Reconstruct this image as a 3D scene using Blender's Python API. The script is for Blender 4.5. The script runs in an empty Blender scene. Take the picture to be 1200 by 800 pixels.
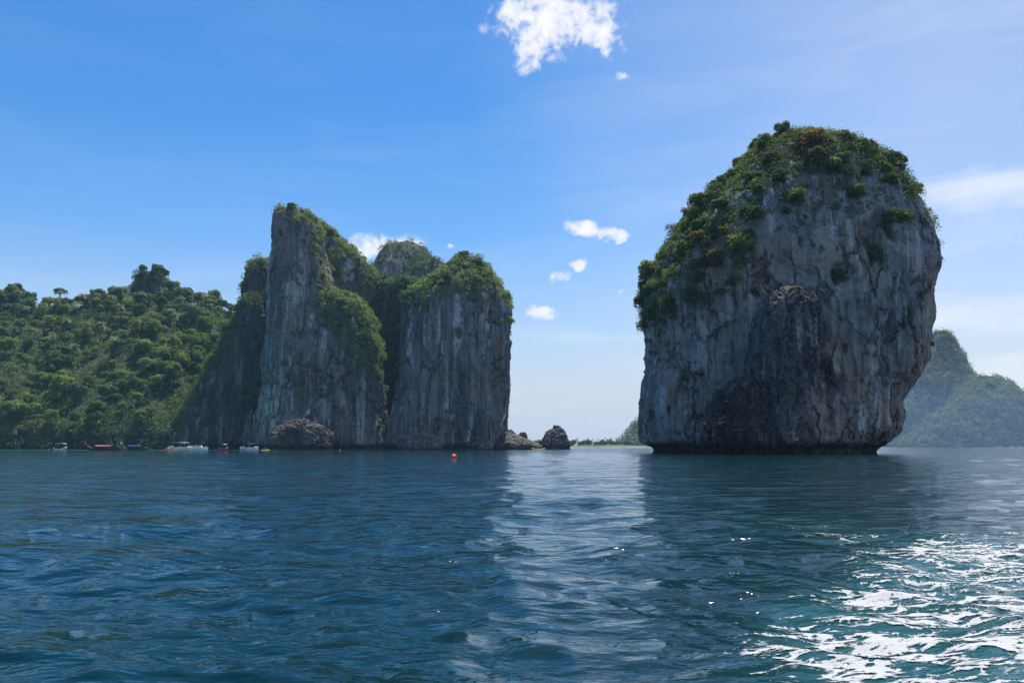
import bpy, bmesh, math, random
import numpy as np
from mathutils import Vector, Matrix

# ------------------------------------------------------------------ camera, sky, sun, exposure
F = 29.0 / 36.0 * 1200.0            # focal length in photograph pixels
CAM_H = 1.7
SKY_SAT, SKY_STRENGTH = 1.31, 0.104
PITCH = math.atan(123.0 / F)
SUN_AZ, SUN_EL = math.radians(16.0), math.radians(69.0)
scene = bpy.context.scene
COL = scene.collection
cam_data = bpy.data.cameras.new('camera')
cam_data.lens, cam_data.sensor_width = 29.0, 36.0
cam_data.clip_start, cam_data.clip_end = 0.1, 20000.0
cam = bpy.data.objects.new('camera', cam_data)
cam.location = (0, 0, CAM_H)
cam.rotation_euler = (math.pi / 2 + PITCH, 0, 0)
COL.objects.link(cam)
scene.camera = cam

sun_data = bpy.data.lights.new('sun', 'SUN')
sun_data.energy, sun_data.angle, sun_data.color = 5.0, math.radians(0.53), (1.0, 0.95, 0.86)
sun = bpy.data.objects.new('sun', sun_data)
sdir = Vector((math.sin(SUN_AZ) * math.cos(SUN_EL), math.cos(SUN_AZ) * math.cos(SUN_EL), math.sin(SUN_EL)))
sun.rotation_euler = sdir.to_track_quat('Z', 'Y').to_euler()
COL.objects.link(sun)

scene.view_settings.view_transform = 'Standard'
scene.view_settings.look = 'None'
scene.view_settings.gamma = 1.0
scene.view_settings.use_curve_mapping = False
scene.view_settings.exposure = 0.55
scene.render.engine = 'CYCLES'
scene.cycles.max_bounces = 6
scene.cycles.diffuse_bounces = 2
scene.cycles.glossy_bounces = 3
scene.cycles.transmission_bounces = 2
scene.cycles.transparent_max_bounces = 6
scene.cycles.volume_bounces = 1
scene.cycles.sample_clamp_indirect = 4.0

world = bpy.data.worlds.new('World')
scene.world = world
world.use_nodes = True
world.cycles.sampling_method = 'MANUAL'
world.cycles.sample_map_resolution = 512


class NT:
    """small helper around a node tree"""
    def __init__(self, tree):
        self.t = tree; self.n = tree.nodes; self.l = tree.links
    def node(self, kind, **kw):
        nd = self.n.new(kind)
        for k, v in kw.items(): setattr(nd, k, v)
        return nd
    def put(self, sock, v):
        if isinstance(v, bpy.types.NodeSocket): self.l.new(v, sock)
        elif v is not None: sock.default_value = v
    def math(self, op, a, b=None, c=None, clamp=False):
        nd = self.node('ShaderNodeMath', operation=op, use_clamp=clamp)
        for i, v in enumerate((a, b, c)):
            if v is not None: self.put(nd.inputs[i], v)
        return nd.outputs[0]
    def vmath(self, op, a, b=None, out=0):
        nd = self.node('ShaderNodeVectorMath', operation=op)
        self.put(nd.inputs[0], a)
        if b is not None: self.put(nd.inputs[1], b)
        return nd.outputs[out]
    def noise(self, vec, scale, detail=4.0, rough=0.55, out='Fac', distort=0.0):
        nd = self.node('ShaderNodeTexNoise')
        self.put(nd.inputs['Vector'], vec)
        nd.inputs['Scale'].default_value = scale; nd.inputs['Detail'].default_value = detail
        nd.inputs['Roughness'].default_value = rough; nd.inputs['Distortion'].default_value = distort
        return nd.outputs[out]
    def ramp(self, fac, stops, interp='LINEAR'):
        nd = self.node('ShaderNodeValToRGB')
        cr = nd.color_ramp; cr.interpolation = interp
        while len(cr.elements) < len(stops): cr.elements.new(0.5)
        for e, (p, c) in zip(cr.elements, stops):
            e.position = p
            e.color = (c, c, c, 1) if isinstance(c, (int, float)) else (*c, 1)
        self.put(nd.inputs[0], fac)
        return nd.outputs[0]
    def mix(self, fac, a, b, mode='MIX'):
        nd = self.node('ShaderNodeMix', data_type='RGBA', blend_type=mode)
        self.put(nd.inputs[0], fac)
        for s, v in ((nd.inputs[6], a), (nd.inputs[7], b)):
            self.put(s, (*v, 1) if isinstance(v, tuple) and len(v) == 3 else v)
        return nd.outputs[2]
    def mapping(self, vec, scale=(1, 1, 1), loc=(0, 0, 0), rot=(0, 0, 0)):
        nd = self.node('ShaderNodeMapping')
        self.put(nd.inputs[0], vec)
        nd.inputs['Scale'].default_value = scale; nd.inputs['Location'].default_value = loc
        nd.inputs['Rotation'].default_value = rot
        return nd.outputs[0]


def px_dir(px, py):
    r, u = (px - 600.0) / F, -(py - 400.0) / F
    return np.array([r, math.cos(PITCH) - math.sin(PITCH) * u, math.sin(PITCH) + math.cos(PITCH) * u])


def at(px, py, Y):
    """point of the place seen at a photograph pixel, at forward distance Y"""
    d = px_dir(px, py)
    s = Y / d[1]
    return d[0] * s, Y, CAM_H + d[2] * s


def on_sea(px, Y):
    d = px_dir(px, 523.0)
    return d[0] * Y / d[1], Y


def proj(v):
    """photograph pixel of world points (N,3), used only to say which part of a slope carries growth"""
    c, s = math.cos(PITCH), math.sin(PITCH)
    z = v[:, 2] - CAM_H
    fw = v[:, 1] * c + z * s
    up = -v[:, 1] * s + z * c
    return 600 + F * v[:, 0] / fw, 400 - F * up / fw


def build_world():
    N = NT(world.node_tree)
    N.n.clear()
    out = N.node('ShaderNodeOutputWorld')
    sky = N.node('ShaderNodeTexSky', sky_type='NISHITA')
    sky.sun_disc = False
    sky.sun_elevation = SUN_EL
    sky.sun_rotation = SUN_AZ
    sky.altitude = 0.0
    sky.air_density, sky.dust_density, sky.ozone_density = 1.0, 0.4, 5.0
    bg = N.node('ShaderNodeBackground'); bg.inputs[1].default_value = SKY_STRENGTH
    hsv = N.node('ShaderNodeHueSaturation'); hsv.inputs['Saturation'].default_value = SKY_SAT
    N.l.new(sky.outputs[0], hsv.inputs['Color']); 
    sz = N.node('ShaderNodeSeparateXYZ'); N.l.new(N.vmath('NORMALIZE', N.node('ShaderNodeTexCoord').outputs['Generated']), sz.inputs[0])
    hz = N.ramp(sz.outputs[2], [(0.0, 1.0), (0.05, 0.86), (0.13, 0.42), (0.24, 0.08), (0.36, 0.0)])      # sea haze low on the sky
    N.l.new(N.mix(hz, hsv.outputs[0], tuple(c / SKY_STRENGTH for c in (0.435, 0.445, 0.50))), bg.inputs[0])
    # clouds: fixed spots on the sky dome given by azimuth and elevation
    tc = N.node('ShaderNodeTexCoord').outputs['Generated']
    dirv = N.vmath('NORMALIZE', tc)
    sep = N.node('ShaderNodeSeparateXYZ'); N.l.new(dirv, sep.inputs[0])
    az = N.math('ARCTAN2', sep.outputs[0], sep.outputs[1])
    el = N.math('ARCSINE', sep.outputs[2])
    ae = N.node('ShaderNodeCombineXYZ'); N.l.new(az, ae.inputs[0]); N.l.new(el, ae.inputs[1])
    warp = N.noise(dirv, 14.0, 3.0, 0.6, out='Color')
    warp = N.vmath('SUBTRACT', warp, (0.5, 0.5, 0.5))
    warp2 = N.node('ShaderNodeVectorMath', operation='MULTIPLY'); N.l.new(warp, warp2.inputs[0])
    warp2.inputs[1].default_value = (0.05, 0.03, 0)
    ae2 = N.vmath('ADD', ae.outputs[0], warp2.outputs[0])
    s2 = N.node('ShaderNodeSeparateXYZ'); N.l.new(ae2, s2.inputs[0])
    def ang(px, py):
        d = px_dir(px, py); d = d / np.linalg.norm(d)
        return math.atan2(d[0], d[1]), math.asin(d[2])
    clouds = [  # px, py, half width, half height, weight
        (655, 22, 104, 58, 1.0), (596, 30, 46, 40, .95), (615, 62, 26, 30, .75), (700, 45, 42, 30, .9),
        (690, 268, 32, 13, .95), (706, 271, 30, 11, .95), (722, 275, 22, 12, .9), (676, 312, 13, 10, .85), (660, 324, 17, 12, .6),
        (642, 370, 28, 12, .95), (725, 339, 8, 6, .6),
        (455, 288, 52, 24, 1.0), (420, 300, 40, 18, .8), (528, 288, 11, 6, .6), (722, 86, 13, 8, .6),
        (-260, 90, 90, 40, 1.0), (1600, 60, 110, 45, 1.0), (-700, 330, 60, 22, .9), (1900, 300, 70, 22, .9)]
    total = None
    for px, py, w, h, wt in clouds:
        a, e = ang(px, py)
        a2, _ = ang(px + w, py); _, e2 = ang(px, py - h)
        da = N.math('DIVIDE', N.math('SUBTRACT', s2.outputs[0], a), abs(a2 - a))
        de = N.math('DIVIDE', N.math('SUBTRACT', s2.outputs[1], e), abs(e2 - e))
        r2 = N.math('ADD', N.math('MULTIPLY', da, da), N.math('MULTIPLY', de, de))
        v = N.math('MULTIPLY', N.math('SUBTRACT', 1.0, r2, clamp=True), wt)
        total = v if total is None else N.math('MAXIMUM', total, v)
    n1 = N.noise(dirv, 30.0, 7.0, 0.58, distort=0.3)
    n2 = N.noise(dirv, 80.0, 5.0, 0.55)
    nn = N.math('ADD', N.math('MULTIPLY', n1, 0.74), N.math('MULTIPLY', n2, 0.26))
    dens = N.math('ADD', N.math('SUBTRACT', total, 0.22), N.math('MULTIPLY', N.math('SUBTRACT', nn, 0.5), 4.6))
    dens = N.math('MULTIPLY', dens, N.ramp(total, [(0.0, 0.0), (0.35, 1.0)]))
    cum = N.ramp(dens, [(0.0, 0.0), (0.25, 0.22), (0.6, 0.75), (1.0, 1.0)])
    # thin high streaks, everywhere above the horizon
    mp = N.mapping(ae.outputs[0], scale=(2.2, 14.0, 1.0), rot=(0, 0, 0.06), loc=(0.35, 0.1, 0))
    c1 = N.noise(mp, 1.4, 7.0, 0.6, distort=0.6)
    low = N.ramp(el, [(0.0, 1.0), (0.13, 0.8), (0.22, 0.25), (0.7, 0.08)])
    side = N.ramp(N.math('ADD', N.math('MULTIPLY', N.math('SINE', N.math('SUBTRACT', az, 0.02)), 0.5), 0.5), [(0.3, 0.25), (0.5, 0.5), (0.72, 1.0)])
    cir = N.math('MULTIPLY', N.ramp(c1, [(0.46, 0.0), (0.78, 0.85)]), N.math('MULTIPLY', low, side))
    a0, e0 = ang(1165, 218)                       # one brighter veil of cirrus
    d0 = N.math('DIVIDE', N.math('SUBTRACT', s2.outputs[0], a0), 0.15)
    d1 = N.math('DIVIDE', N.math('SUBTRACT', s2.outputs[1], e0), 0.036)
    r0 = N.math('SUBTRACT', 1.0, N.math('ADD', N.math('MULTIPLY', d0, d0), N.math('MULTIPLY', d1, d1)), clamp=True)
    veil = N.math('MULTIPLY', r0, N.ramp(c1, [(0.3, 0.45), (0.65, 0.85)]))
    bank = N.math('MULTIPLY', N.ramp(side, [(0.45, 0.0), (1.0, 0.34)]), N.ramp(N.noise(dirv, 1.6, 3, 0.5), [(0.25, 0.6), (0.7, 1.0)]))
    alpha = N.math('MAXIMUM', N.math('MAXIMUM', cum, N.math('ADD', cir, bank, clamp=True)), veil)
    shade = N.math('ADD', 0.82, N.math('MULTIPLY', nn, 0.32))
    cb = N.node('ShaderNodeBackground')
    cc = N.mix(shade, (0.55, 0.66, 0.86), (0.98, 0.98, 1.0))
    N.l.new(cc, cb.inputs[0]); cb.inputs[1].default_value = 0.70
    mx = N.node('ShaderNodeMixShader')
    N.l.new(alpha, mx.inputs[0]); N.l.new(bg.outputs[0], mx.inputs[1]); N.l.new(cb.outputs[0], mx.inputs[2])
    N.l.new(mx.outputs[0], out.inputs[0])


build_world()

# ------------------------------------------------------------------ numpy noise
rng = np.random.default_rng(7)
random.seed(7)
_perm = np.concatenate([rng.permutation(256)] * 3).astype(np.int32)
_grad = rng.normal(size=(256, 3)); _grad /= np.linalg.norm(_grad, axis=1)[:, None]


def perlin(x, y, z):
    xi, yi, zi = np.floor(x).astype(np.int32), np.floor(y).astype(np.int32), np.floor(z).astype(np.int32)
    xf, yf, zf = x - xi, y - yi, z - zi
    u, v, w = (t * t * t * (t * (t * 6 - 15) + 10) for t in (xf, yf, zf))
    xi &= 255; yi &= 255; zi &= 255
    def g(i, j, k):
        h = _perm[_perm[_perm[xi + i] + yi + j] + zi + k]
        gr = _grad[h]
        return gr[..., 0] * (xf - i) + gr[..., 1] * (yf - j) + gr[..., 2] * (zf - k)
    def lerp(a, b, t): return a + t * (b - a)
    return lerp(lerp(lerp(g(0, 0, 0), g(1, 0, 0), u), lerp(g(0, 1, 0), g(1, 1, 0), u), v),
                lerp(lerp(g(0, 0, 1), g(1, 0, 1), u), lerp(g(0, 1, 1), g(1, 1, 1), u), v), w) * 1.6


def fbm(p, sx, sy=None, sz=None, octv=4, gain=0.5, off=0.0, ridged=False):
    sy = sx if sy is None else sy; sz = sx if sz is None else sz
    x, y, z = p[:, 0] * sx + off, p[:, 1] * sy + off * 1.7, p[:, 2] * sz - off
    a, tot, out = 1.0, 0.0, 0.0
    for _ in range(octv):
        n = perlin(x, y, z)
        if ridged: n = 1.0 - 2.2 * np.abs(n)
        out = out + a * n; tot += a; a *= gain
        x, y, z = x * 2.03 + 11.3, y * 2.03 + 5.1, z * 2.03 + 7.7
    return out / tot


def smooth(a, b, x):
    t = np.clip((x - a) / (b - a), 0, 1)
    return t * t * (3 - 2 * t)

# ------------------------------------------------------------------ object helpers

def mesh_np(name, verts, faces, smooth_shade=True):
    """verts (N,3), faces (M,k) all of one arity"""
    me = bpy.data.meshes.new(name)
    k = faces.shape[1]
    me.vertices.add(len(verts)); me.vertices.foreach_set('co', np.ascontiguousarray(verts, np.float32).ravel())
    me.loops.add(faces.size); me.loops.foreach_set('vertex_index', np.ascontiguousarray(faces, np.int32).ravel())
    me.polygons.add(len(faces))
    me.polygons.foreach_set('loop_start', np.arange(0, faces.size, k, dtype=np.int32))
    me.polygons.foreach_set('use_smooth', np.full(len(faces), smooth_shade))
    me.update(calc_edges=True)
    return me


def attr(me, name, vals):
    a = me.attributes.new(name, 'FLOAT', 'POINT')
    a.data.foreach_set('value', np.ascontiguousarray(vals, np.float32))


def link(name, me, mat=None, parent=None, loc=(0, 0, 0)):
    o = bpy.data.objects.new(name, me)
    COL.objects.link(o)
    o.location = loc
    if parent is not None: o.parent = parent
    if mat is not None and me is not None:
        me.materials.clear(); me.materials.append(mat)
    return o


def empty(name, loc, rz=0.0):
    o = bpy.data.objects.new(name, None)
    o.location = loc; o.rotation_euler = (0, 0, rz); o.empty_display_size = 0.5
    COL.objects.link(o)
    return o


def tag(o, label=None, cat=None, group=None, kind=None):
    if label: o['label'] = label
    if cat: o['category'] = cat
    if group: o['group'] = group
    if kind: o['kind'] = kind
    return o

# ------------------------------------------------------------------ materials

def new_mat(name):
    m = bpy.data.materials.new(name); m.use_nodes = True
    N = NT(m.node_tree)
    bsdf = N.n['Principled BSDF']
    return m, N, bsdf


def rock_material(name, grey, warm, pale_amt=0.5, dark_amt=0.6, moss=0.5, k=1.0, seed=0.0, tide=2.4, patina=0.62):
    """k: size factor of the streaks (bigger for farther, bigger cliffs)"""
    m, N, b = new_mat(name)
    tc = N.node('ShaderNodeTexCoord').outputs['Object']
    p = N.mapping(tc, loc=(seed, seed * .7, seed * .3))
    sep = N.node('ShaderNodeSeparateXYZ'); N.l.new(tc, sep.inputs[0])
    geo = N.node('ShaderNodeNewGeometry')
    gn = N.node('ShaderNodeSeparateXYZ'); N.l.new(geo.outputs['Normal'], gn.inputs[0])
    big = N.noise(p, 0.045 / k, 5, 0.6)
    col = N.mix(N.ramp(big, [(0.42, 0.0), (0.62, 1.0)]), grey, warm)
    mott = N.noise(p, 0.35 / k, 8, 0.7)
    col = N.mix(N.ramp(mott, [(0.3, 0.75), (0.5, 0.1), (0.72, 0.0)]), col, tuple(c * 0.35 for c in grey))
    pat = N.noise(N.mapping(p, scale=(1, 1, 0.4), loc=(5, 88, 2)), 0.07 / k, 6, 0.62, distort=0.5)
    col = N.mix(N.math('MULTIPLY', N.ramp(pat, [(0.48, 0.0), (0.60, 1.0)]), patina), col, tuple(c * 0.24 for c in grey))
    # vertical seepage streaks
    ps = N.mapping(p, scale=(1, 1, 0.06))
    st = N.noise(ps, 0.42 / k, 6, 0.62, distort=0.25)
    amp = N.ramp(N.noise(p, 0.06 / k, 3, 0.5), [(0.35, 0.1), (0.6, 1.0)])
    pale = N.math('MULTIPLY', N.ramp(st, [(0.53, 0.0), (0.61, 1.0)]), N.math('MULTIPLY', amp, pale_amt))
    col = N.mix(pale, col, (0.66, 0.70, 0.72))
    st2 = N.noise(N.mapping(ps, loc=(31, 17, 3)), 0.8 / k, 6, 0.6, distort=0.2)
    dark = N.math('MULTIPLY', N.ramp(st2, [(0.51, 0.0), (0.59, 1.0)]), dark_amt)
    col = N.mix(dark, col, (0.035, 0.038, 0.045))
    st3 = N.noise(N.mapping(ps, loc=(-9, 57, 1)), 0.25 / k, 5, 0.6)
    rust = N.math('MULTIPLY', N.ramp(st3, [(0.56, 0.0), (0.70, 1.0)]), 0.55)
    col = N.mix(rust, col, (0.26, 0.155, 0.09))
    vo = N.node('ShaderNodeTexVoronoi', feature='DISTANCE_TO_EDGE')
    wj = N.vmath('ADD', N.mapping(p, scale=(1, 1, 0.42)), N.vmath('MULTIPLY', N.noise(p, 0.3 / k, 4, 0.6, out='Color'), (3.2 * k, 3.2 * k, 3.2 * k)))
    N.l.new(wj, vo.inputs['Vector']); vo.inputs['Scale'].default_value = 0.16 / k
    joint = N.math('MULTIPLY', N.ramp(vo.outputs['Distance'], [(0.0, 1.0), (0.07, 0.0)]), N.ramp(N.noise(p, 0.1 / k, 3, 0.5), [(0.42, 0.0), (0.58, 1.0)]))
    col = N.mix(N.math('MULTIPLY', joint, 0.8), col, (0.02, 0.02, 0.022))
    pit = N.ramp(N.noise(N.mapping(p, scale=(1, 1, 0.55), loc=(7, 3, 40)), 0.5 / k, 3, 0.5), [(0.62, 0.0), (0.70, 1.0)])
    col = N.mix(N.math('MULTIPLY', pit, 0.75), col, (0.03, 0.03, 0.032))
    # moss on ledges
    up = N.math('ADD', gn.outputs[2], N.math('MULTIPLY', N.math('SUBTRACT', mott, 0.5), 0.9))
    mo = N.math('MULTIPLY', N.ramp(up, [(0.30, 0.0), (0.55, 1.0)]), moss)
    col = N.mix(mo, col, (0.05, 0.065, 0.02))
    # dark band kept wet and overgrown by the tide
    tz = N.math('ADD', sep.outputs[2], N.math('MULTIPLY', N.math('SUBTRACT', mott, 0.5), 3.0))
    td = N.ramp(N.math('DIVIDE', tz, tide * 2), [(0.42, 1.0), (0.62, 0.0)])
    col = N.mix(N.math('MULTIPLY', td, 0.88), col, (0.022, 0.022, 0.02))
    N.l.new(col, b.inputs['Base Color'])
    b.inputs['Roughness'].default_value = 0.9
    b.inputs['Specular IOR Level'].default_value = 0.2
    fine = N.noise(p, 1.3 / k, 8, 0.72)
    hgt = N.math('SUBTRACT', N.math('ADD', N.math('MULTIPLY', fine, 0.9), N.math('MULTIPLY', st2, 0.7)), N.math('MULTIPLY', N.math('ADD', joint, pit), 0.8))
    bp = N.node('ShaderNodeBump'); bp.inputs['Strength'].default_value = 1.0; bp.inputs['Distance'].default_value = 1.0 * k
    N.l.new(hgt, bp.inputs['Height']); N.l.new(bp.outputs[0], b.inputs['Normal'])
    return m


def leaf_material(name, stops, trans=0.45):
    m, N, b = new_mat(name)
    N.n.remove(b)
    out = N.n['Material Output']
    at_ = N.node('ShaderNodeAttribute', attribute_name='tint').outputs['Fac']
    oi = N.node('ShaderNodeObjectInfo').outputs['Random']
    f = N.math('ADD', N.math('MULTIPLY', at_, 0.5), N.math('MULTIPLY', oi, 0.5))
    col = N.ramp(f, stops)
    d = N.node('ShaderNodeBsdfDiffuse'); N.l.new(col, d.inputs[0])
    t = N.node('ShaderNodeBsdfTranslucent')
    tcol = N.mix(1.0, col, (1.25, 1.15, 0.55), 'MULTIPLY')
    N.l.new(tcol, t.inputs[0])
    mx = N.node('ShaderNodeMixShader'); mx.inputs[0].default_value = trans
    N.l.new(d.outputs[0], mx.inputs[1]); N.l.new(t.outputs[0], mx.inputs[2])
    g = N.node('ShaderNodeBsdfGlossy'); g.inputs['Roughness'].default_value = 0.45
    g.inputs[0].default_value = (0.6, 0.65, 0.6, 1)
    m2 = N.node('ShaderNodeMixShader'); m2.inputs[0].default_value = 0.035
    N.l.new(mx.outputs[0], m2.inputs[1]); N.l.new(g.outputs[0], m2.inputs[2])
    N.l.new(m2.outputs[0], out.inputs[0])
    return m


def plain(name, col, rough=0.5, metal=0.0, var=0.12, scale=3.0, spec=0.4):
    m, N, b = new_mat(name)
    tc = N.node('ShaderNodeTexCoord').outputs['Object']
    n = N.noise(tc, scale, 5, 0.6)
    c = N.mix(N.ramp(n, [(0.3, 1.0), (0.7, 0.0)]), col, tuple(x * (1 - var * 2) for x in col))
    N.l.new(c, b.inputs['Base Color'])
    b.inputs['Roughness'].default_value = rough; b.inputs['Metallic'].default_value = metal
    b.inputs['Specular IOR Level'].default_value = spec
    return m


GREY, WARM = (0.41, 0.425, 0.435), (0.50, 0.41, 0.32)
M_STACK = rock_material('limestone_stack', GREY, WARM, 1.0, 0.42, 0.4, 1.0, 3.0, patina=0.4)
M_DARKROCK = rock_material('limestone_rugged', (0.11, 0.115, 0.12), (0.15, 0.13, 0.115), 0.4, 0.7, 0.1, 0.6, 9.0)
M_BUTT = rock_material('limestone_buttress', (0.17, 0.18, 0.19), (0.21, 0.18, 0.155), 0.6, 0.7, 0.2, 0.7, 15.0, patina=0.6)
M_CLIFF = rock_material('limestone_cliff', (0.25, 0.265, 0.285), (0.31, 0.27, 0.23), 0.9, 0.65, 0.8, 1.9, 21.0, 3.0)
M_SHADEROCK = rock_material('limestone_overgrown_shade', (0.085, 0.095, 0.10), (0.10, 0.095, 0.08), 0.35, 0.6, 0.9, 1.6, 41.0, 3.0)  # overgrown limestone, darkened further: the flank's shade is put into the colour
M_BOULDER = rock_material('limestone_boulder', (0.16, 0.15, 0.14), (0.21, 0.165, 0.125), 0.3, 0.45, 0.15, 0.9, 61.0, 1.0)
M_FARROCK = rock_material('limestone_far', (0.19, 0.20, 0.20), (0.23, 0.20, 0.16), 0.4, 0.4, 1.0, 9.0, 77.0, 4.0)
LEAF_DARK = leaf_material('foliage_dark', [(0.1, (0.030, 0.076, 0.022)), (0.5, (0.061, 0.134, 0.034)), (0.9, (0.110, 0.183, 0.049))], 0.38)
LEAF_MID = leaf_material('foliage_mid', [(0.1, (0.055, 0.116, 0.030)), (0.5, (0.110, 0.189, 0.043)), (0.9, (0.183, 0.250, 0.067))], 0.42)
LEAF_BRIGHT = leaf_material('foliage_bright', [(0.1, (0.104, 0.183, 0.037)), (0.5, (0.171, 0.256, 0.055)), (0.9, (0.244, 0.305, 0.073))], 0.5)
LEAF_DRY = leaf_material('foliage_dry', [(0.1, (0.09, 0.10, 0.03)), (0.5, (0.17, 0.15, 0.045)), (0.9, (0.26, 0.165, 0.05))], 0.45)
LEAF_OLIVE = leaf_material('foliage_olive', [(0.1, (0.05, 0.085, 0.022)), (0.5, (0.10, 0.13, 0.035)), (0.9, (0.17, 0.17, 0.05))], 0.42)
LEAF_PALM = leaf_material('foliage_palm', [(0.1, (0.09, 0.13, 0.06)), (0.5, (0.15, 0.19, 0.09)), (0.9, (0.21, 0.24, 0.14))], 0.3)
M_BARK = plain('bark', (0.13, 0.105, 0.08), 0.9, 0, 0.2, 2.0, 0.1)
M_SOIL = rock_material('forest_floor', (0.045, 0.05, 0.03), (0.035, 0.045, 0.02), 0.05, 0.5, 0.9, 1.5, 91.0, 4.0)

# ------------------------------------------------------------------ the sea (real waves near by, finer ripple in the material)
WAVES = []
for i in range(64):
    lam = 0.38 * (7.5 / 0.38) ** rng.random()
    th = math.radians(-78) + rng.normal() * 0.62
    amp = 0.0070 * lam ** 0.6 * (0.6 + 0.8 * rng.random())
    WAVES.append((lam, math.cos(th), math.sin(th), amp, rng.random() * 6.283))


def sea_height(x, y, dr, fine=True):
    h = np.zeros_like(x)
    p = np.stack([x, y, np.zeros_like(x)], 1)
    wx = x + 0.55 * fbm(p, 0.35, octv=2, off=3.1); wy = y + 0.55 * fbm(p, 0.35, octv=2, off=8.3)
    patch = 0.75 + 0.7 * fbm(p, 0.05, octv=3, off=1.7)
    for lam, cx, cy, amp, ph in WAVES:
        k = 6.28318 / lam
        s = np.sin(k * (wx * cx + wy * cy) + ph)
        s = (np.exp(0.9 * s) - 1.2) * 0.75                                # peaked crests, flat troughs
        h += amp * s * smooth(1.6, 4.0, lam / dr)
    h *= patch
    # the wake of the boat the picture was taken from: churned water, front right
    wk = np.exp(-((x - 4.9 - 0.12 * (y - 9)) / 2.6) ** 2) * smooth(22, 9, y) * smooth(3, 6, y)
    h += wk * (0.10 * fbm(p, 1.3, octv=4, off=4.4) * smooth(0.25, 0.1, dr) + 0.03)
    return h


def wake_mask(x, y):
    """where the boat's wake has left foam on the water"""
    r = np.hypot(x, y)
    p = np.stack([x, y, np.zeros_like(x)], 1)
    px = 600 + F * x / y                       # bearing
    edge = 5.0 * fbm(p, 0.5, octv=3, off=2.2)
    left = np.interp(y, [4.0, 5.6, 9.2, 11.0, 13.5, 18.0], [0.9, 1.2, 2.6, 3.9, 5.8, 10.0]) + 0.1 * edge
    m = smooth(-0.25, 1.0, x - left)
    m *= smooth(17.5, 11.0, y + 0.3 * edge)
    m *= 1 - 0.4 * smooth(1.5, 5.0, x - left)
    far = np.exp(-((x - 7.3) / 1.7) ** 2 - ((y - 15.5) / 3.0) ** 2)
    return np.clip(m + 0.6 * far, 0, 1)


def build_sea():
    th_f = np.linspace(-math.radians(38), math.radians(38), 430)
    th_b = np.linspace(math.radians(38), math.radians(322), 72)[1:-1]
    th = np.concatenate([th_f, th_b])
    r = [1.2]
    while r[-1] < 5600: r.append(r[-1] * 1.0132 + 0.002)
    r = np.array(r)
    R, T = np.meshgrid(r, th, indexing='ij')
    x, y = (R * np.sin(T)).ravel(), (R * np.cos(T)).ravel()
    dr = (R * 0.0132).ravel()
    z = sea_height(x, y, dr)
    nt, nr = len(th), len(r)
    i = np.arange(nr - 1)[:, None] * nt; j = np.arange(nt)[None, :]; j2 = (j + 1) % nt
    f = np.stack([i + j, i + j2, i + nt + j2, i + nt + j], -1).reshape(-1, 4)
    f = f[:, ::-1]
    V = np.stack([x, y, z], 1)
    # cap in the middle
    me = mesh_np('sea', V, f)
    bm = bmesh.new(); bm.from_mesh(me); bm.verts.ensure_lookup_table()
    bm.faces.new([bm.verts[k] for k in range(nt - 1, -1, -1)])
    bm.to_mesh(me); bm.free()
    # pale sandy shallows in the lagoon under the left hillside
    px = 600 + F * x / np.maximum(y, 1)
    sh = smooth(340, 400, y) * smooth(420, 250, px) * (y > 0) * smooth(900, 500, y)
    attr(me, 'shallow', np.clip(sh, 0, 1))
    attr(me, 'churn', wake_mask(x, np.maximum(y, 0.5)) * (y > 1))
    m, N, b = new_mat('sea_water')
    tc = N.node('ShaderNodeTexCoord').outputs['Object']
    sh = N.node('ShaderNodeAttribute', attribute_name='shallow').outputs['Fac']
    ch = N.node('ShaderNodeAttribute', attribute_name='churn').outputs['Fac']
    dpt = N.noise(N.mapping(tc, scale=(1, 0.5, 1)), 0.02, 4, 0.6)
    col = N.mix(dpt, (0.001, 0.014, 0.021), (0.002, 0.026, 0.032))
    col = N.mix(sh, col, (0.02, 0.22, 0.20))
    col = N.mix(N.math('MULTIPLY', ch, 0.35), col, (0.03, 0.15, 0.17))
    N.l.new(col, b.inputs['Base Color'])
    b.inputs['Roughness'].default_value = 0.06
    b.inputs['IOR'].default_value = 1.333
    n1 = N.noise(N.mapping(tc, scale=(0.5, 1, 1), rot=(0, 0, 0.15)), 3.0, 4, 0.5, distort=0.3)
    n2 = N.noise(N.mapping(tc, scale=(0.5, 1, 1), rot=(0, 0, -0.2)), 0.95, 4, 0.46, distort=0.3)
    n3 = N.noise(N.mapping(tc, scale=(0.5, 1, 1), rot=(0, 0, 0.05)), 8.0, 2, 0.45)
    h = N.math('ADD', N.math('MULTIPLY', n1, 0.09), N.math('ADD', N.math('MULTIPLY', n2, 0.34), N.math('MULTIPLY', n3, 0.008)))
    bp = N.node('ShaderNodeBump'); bp.inputs['Strength'].default_value = 0.8; bp.inputs['Distance'].default_value = 1.0
    N.l.new(h, bp.inputs['Height']); N.l.new(bp.outputs[0], b.inputs['Normal'])
    o = link('sea', me, m)
    tag(o, kind='structure')


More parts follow.
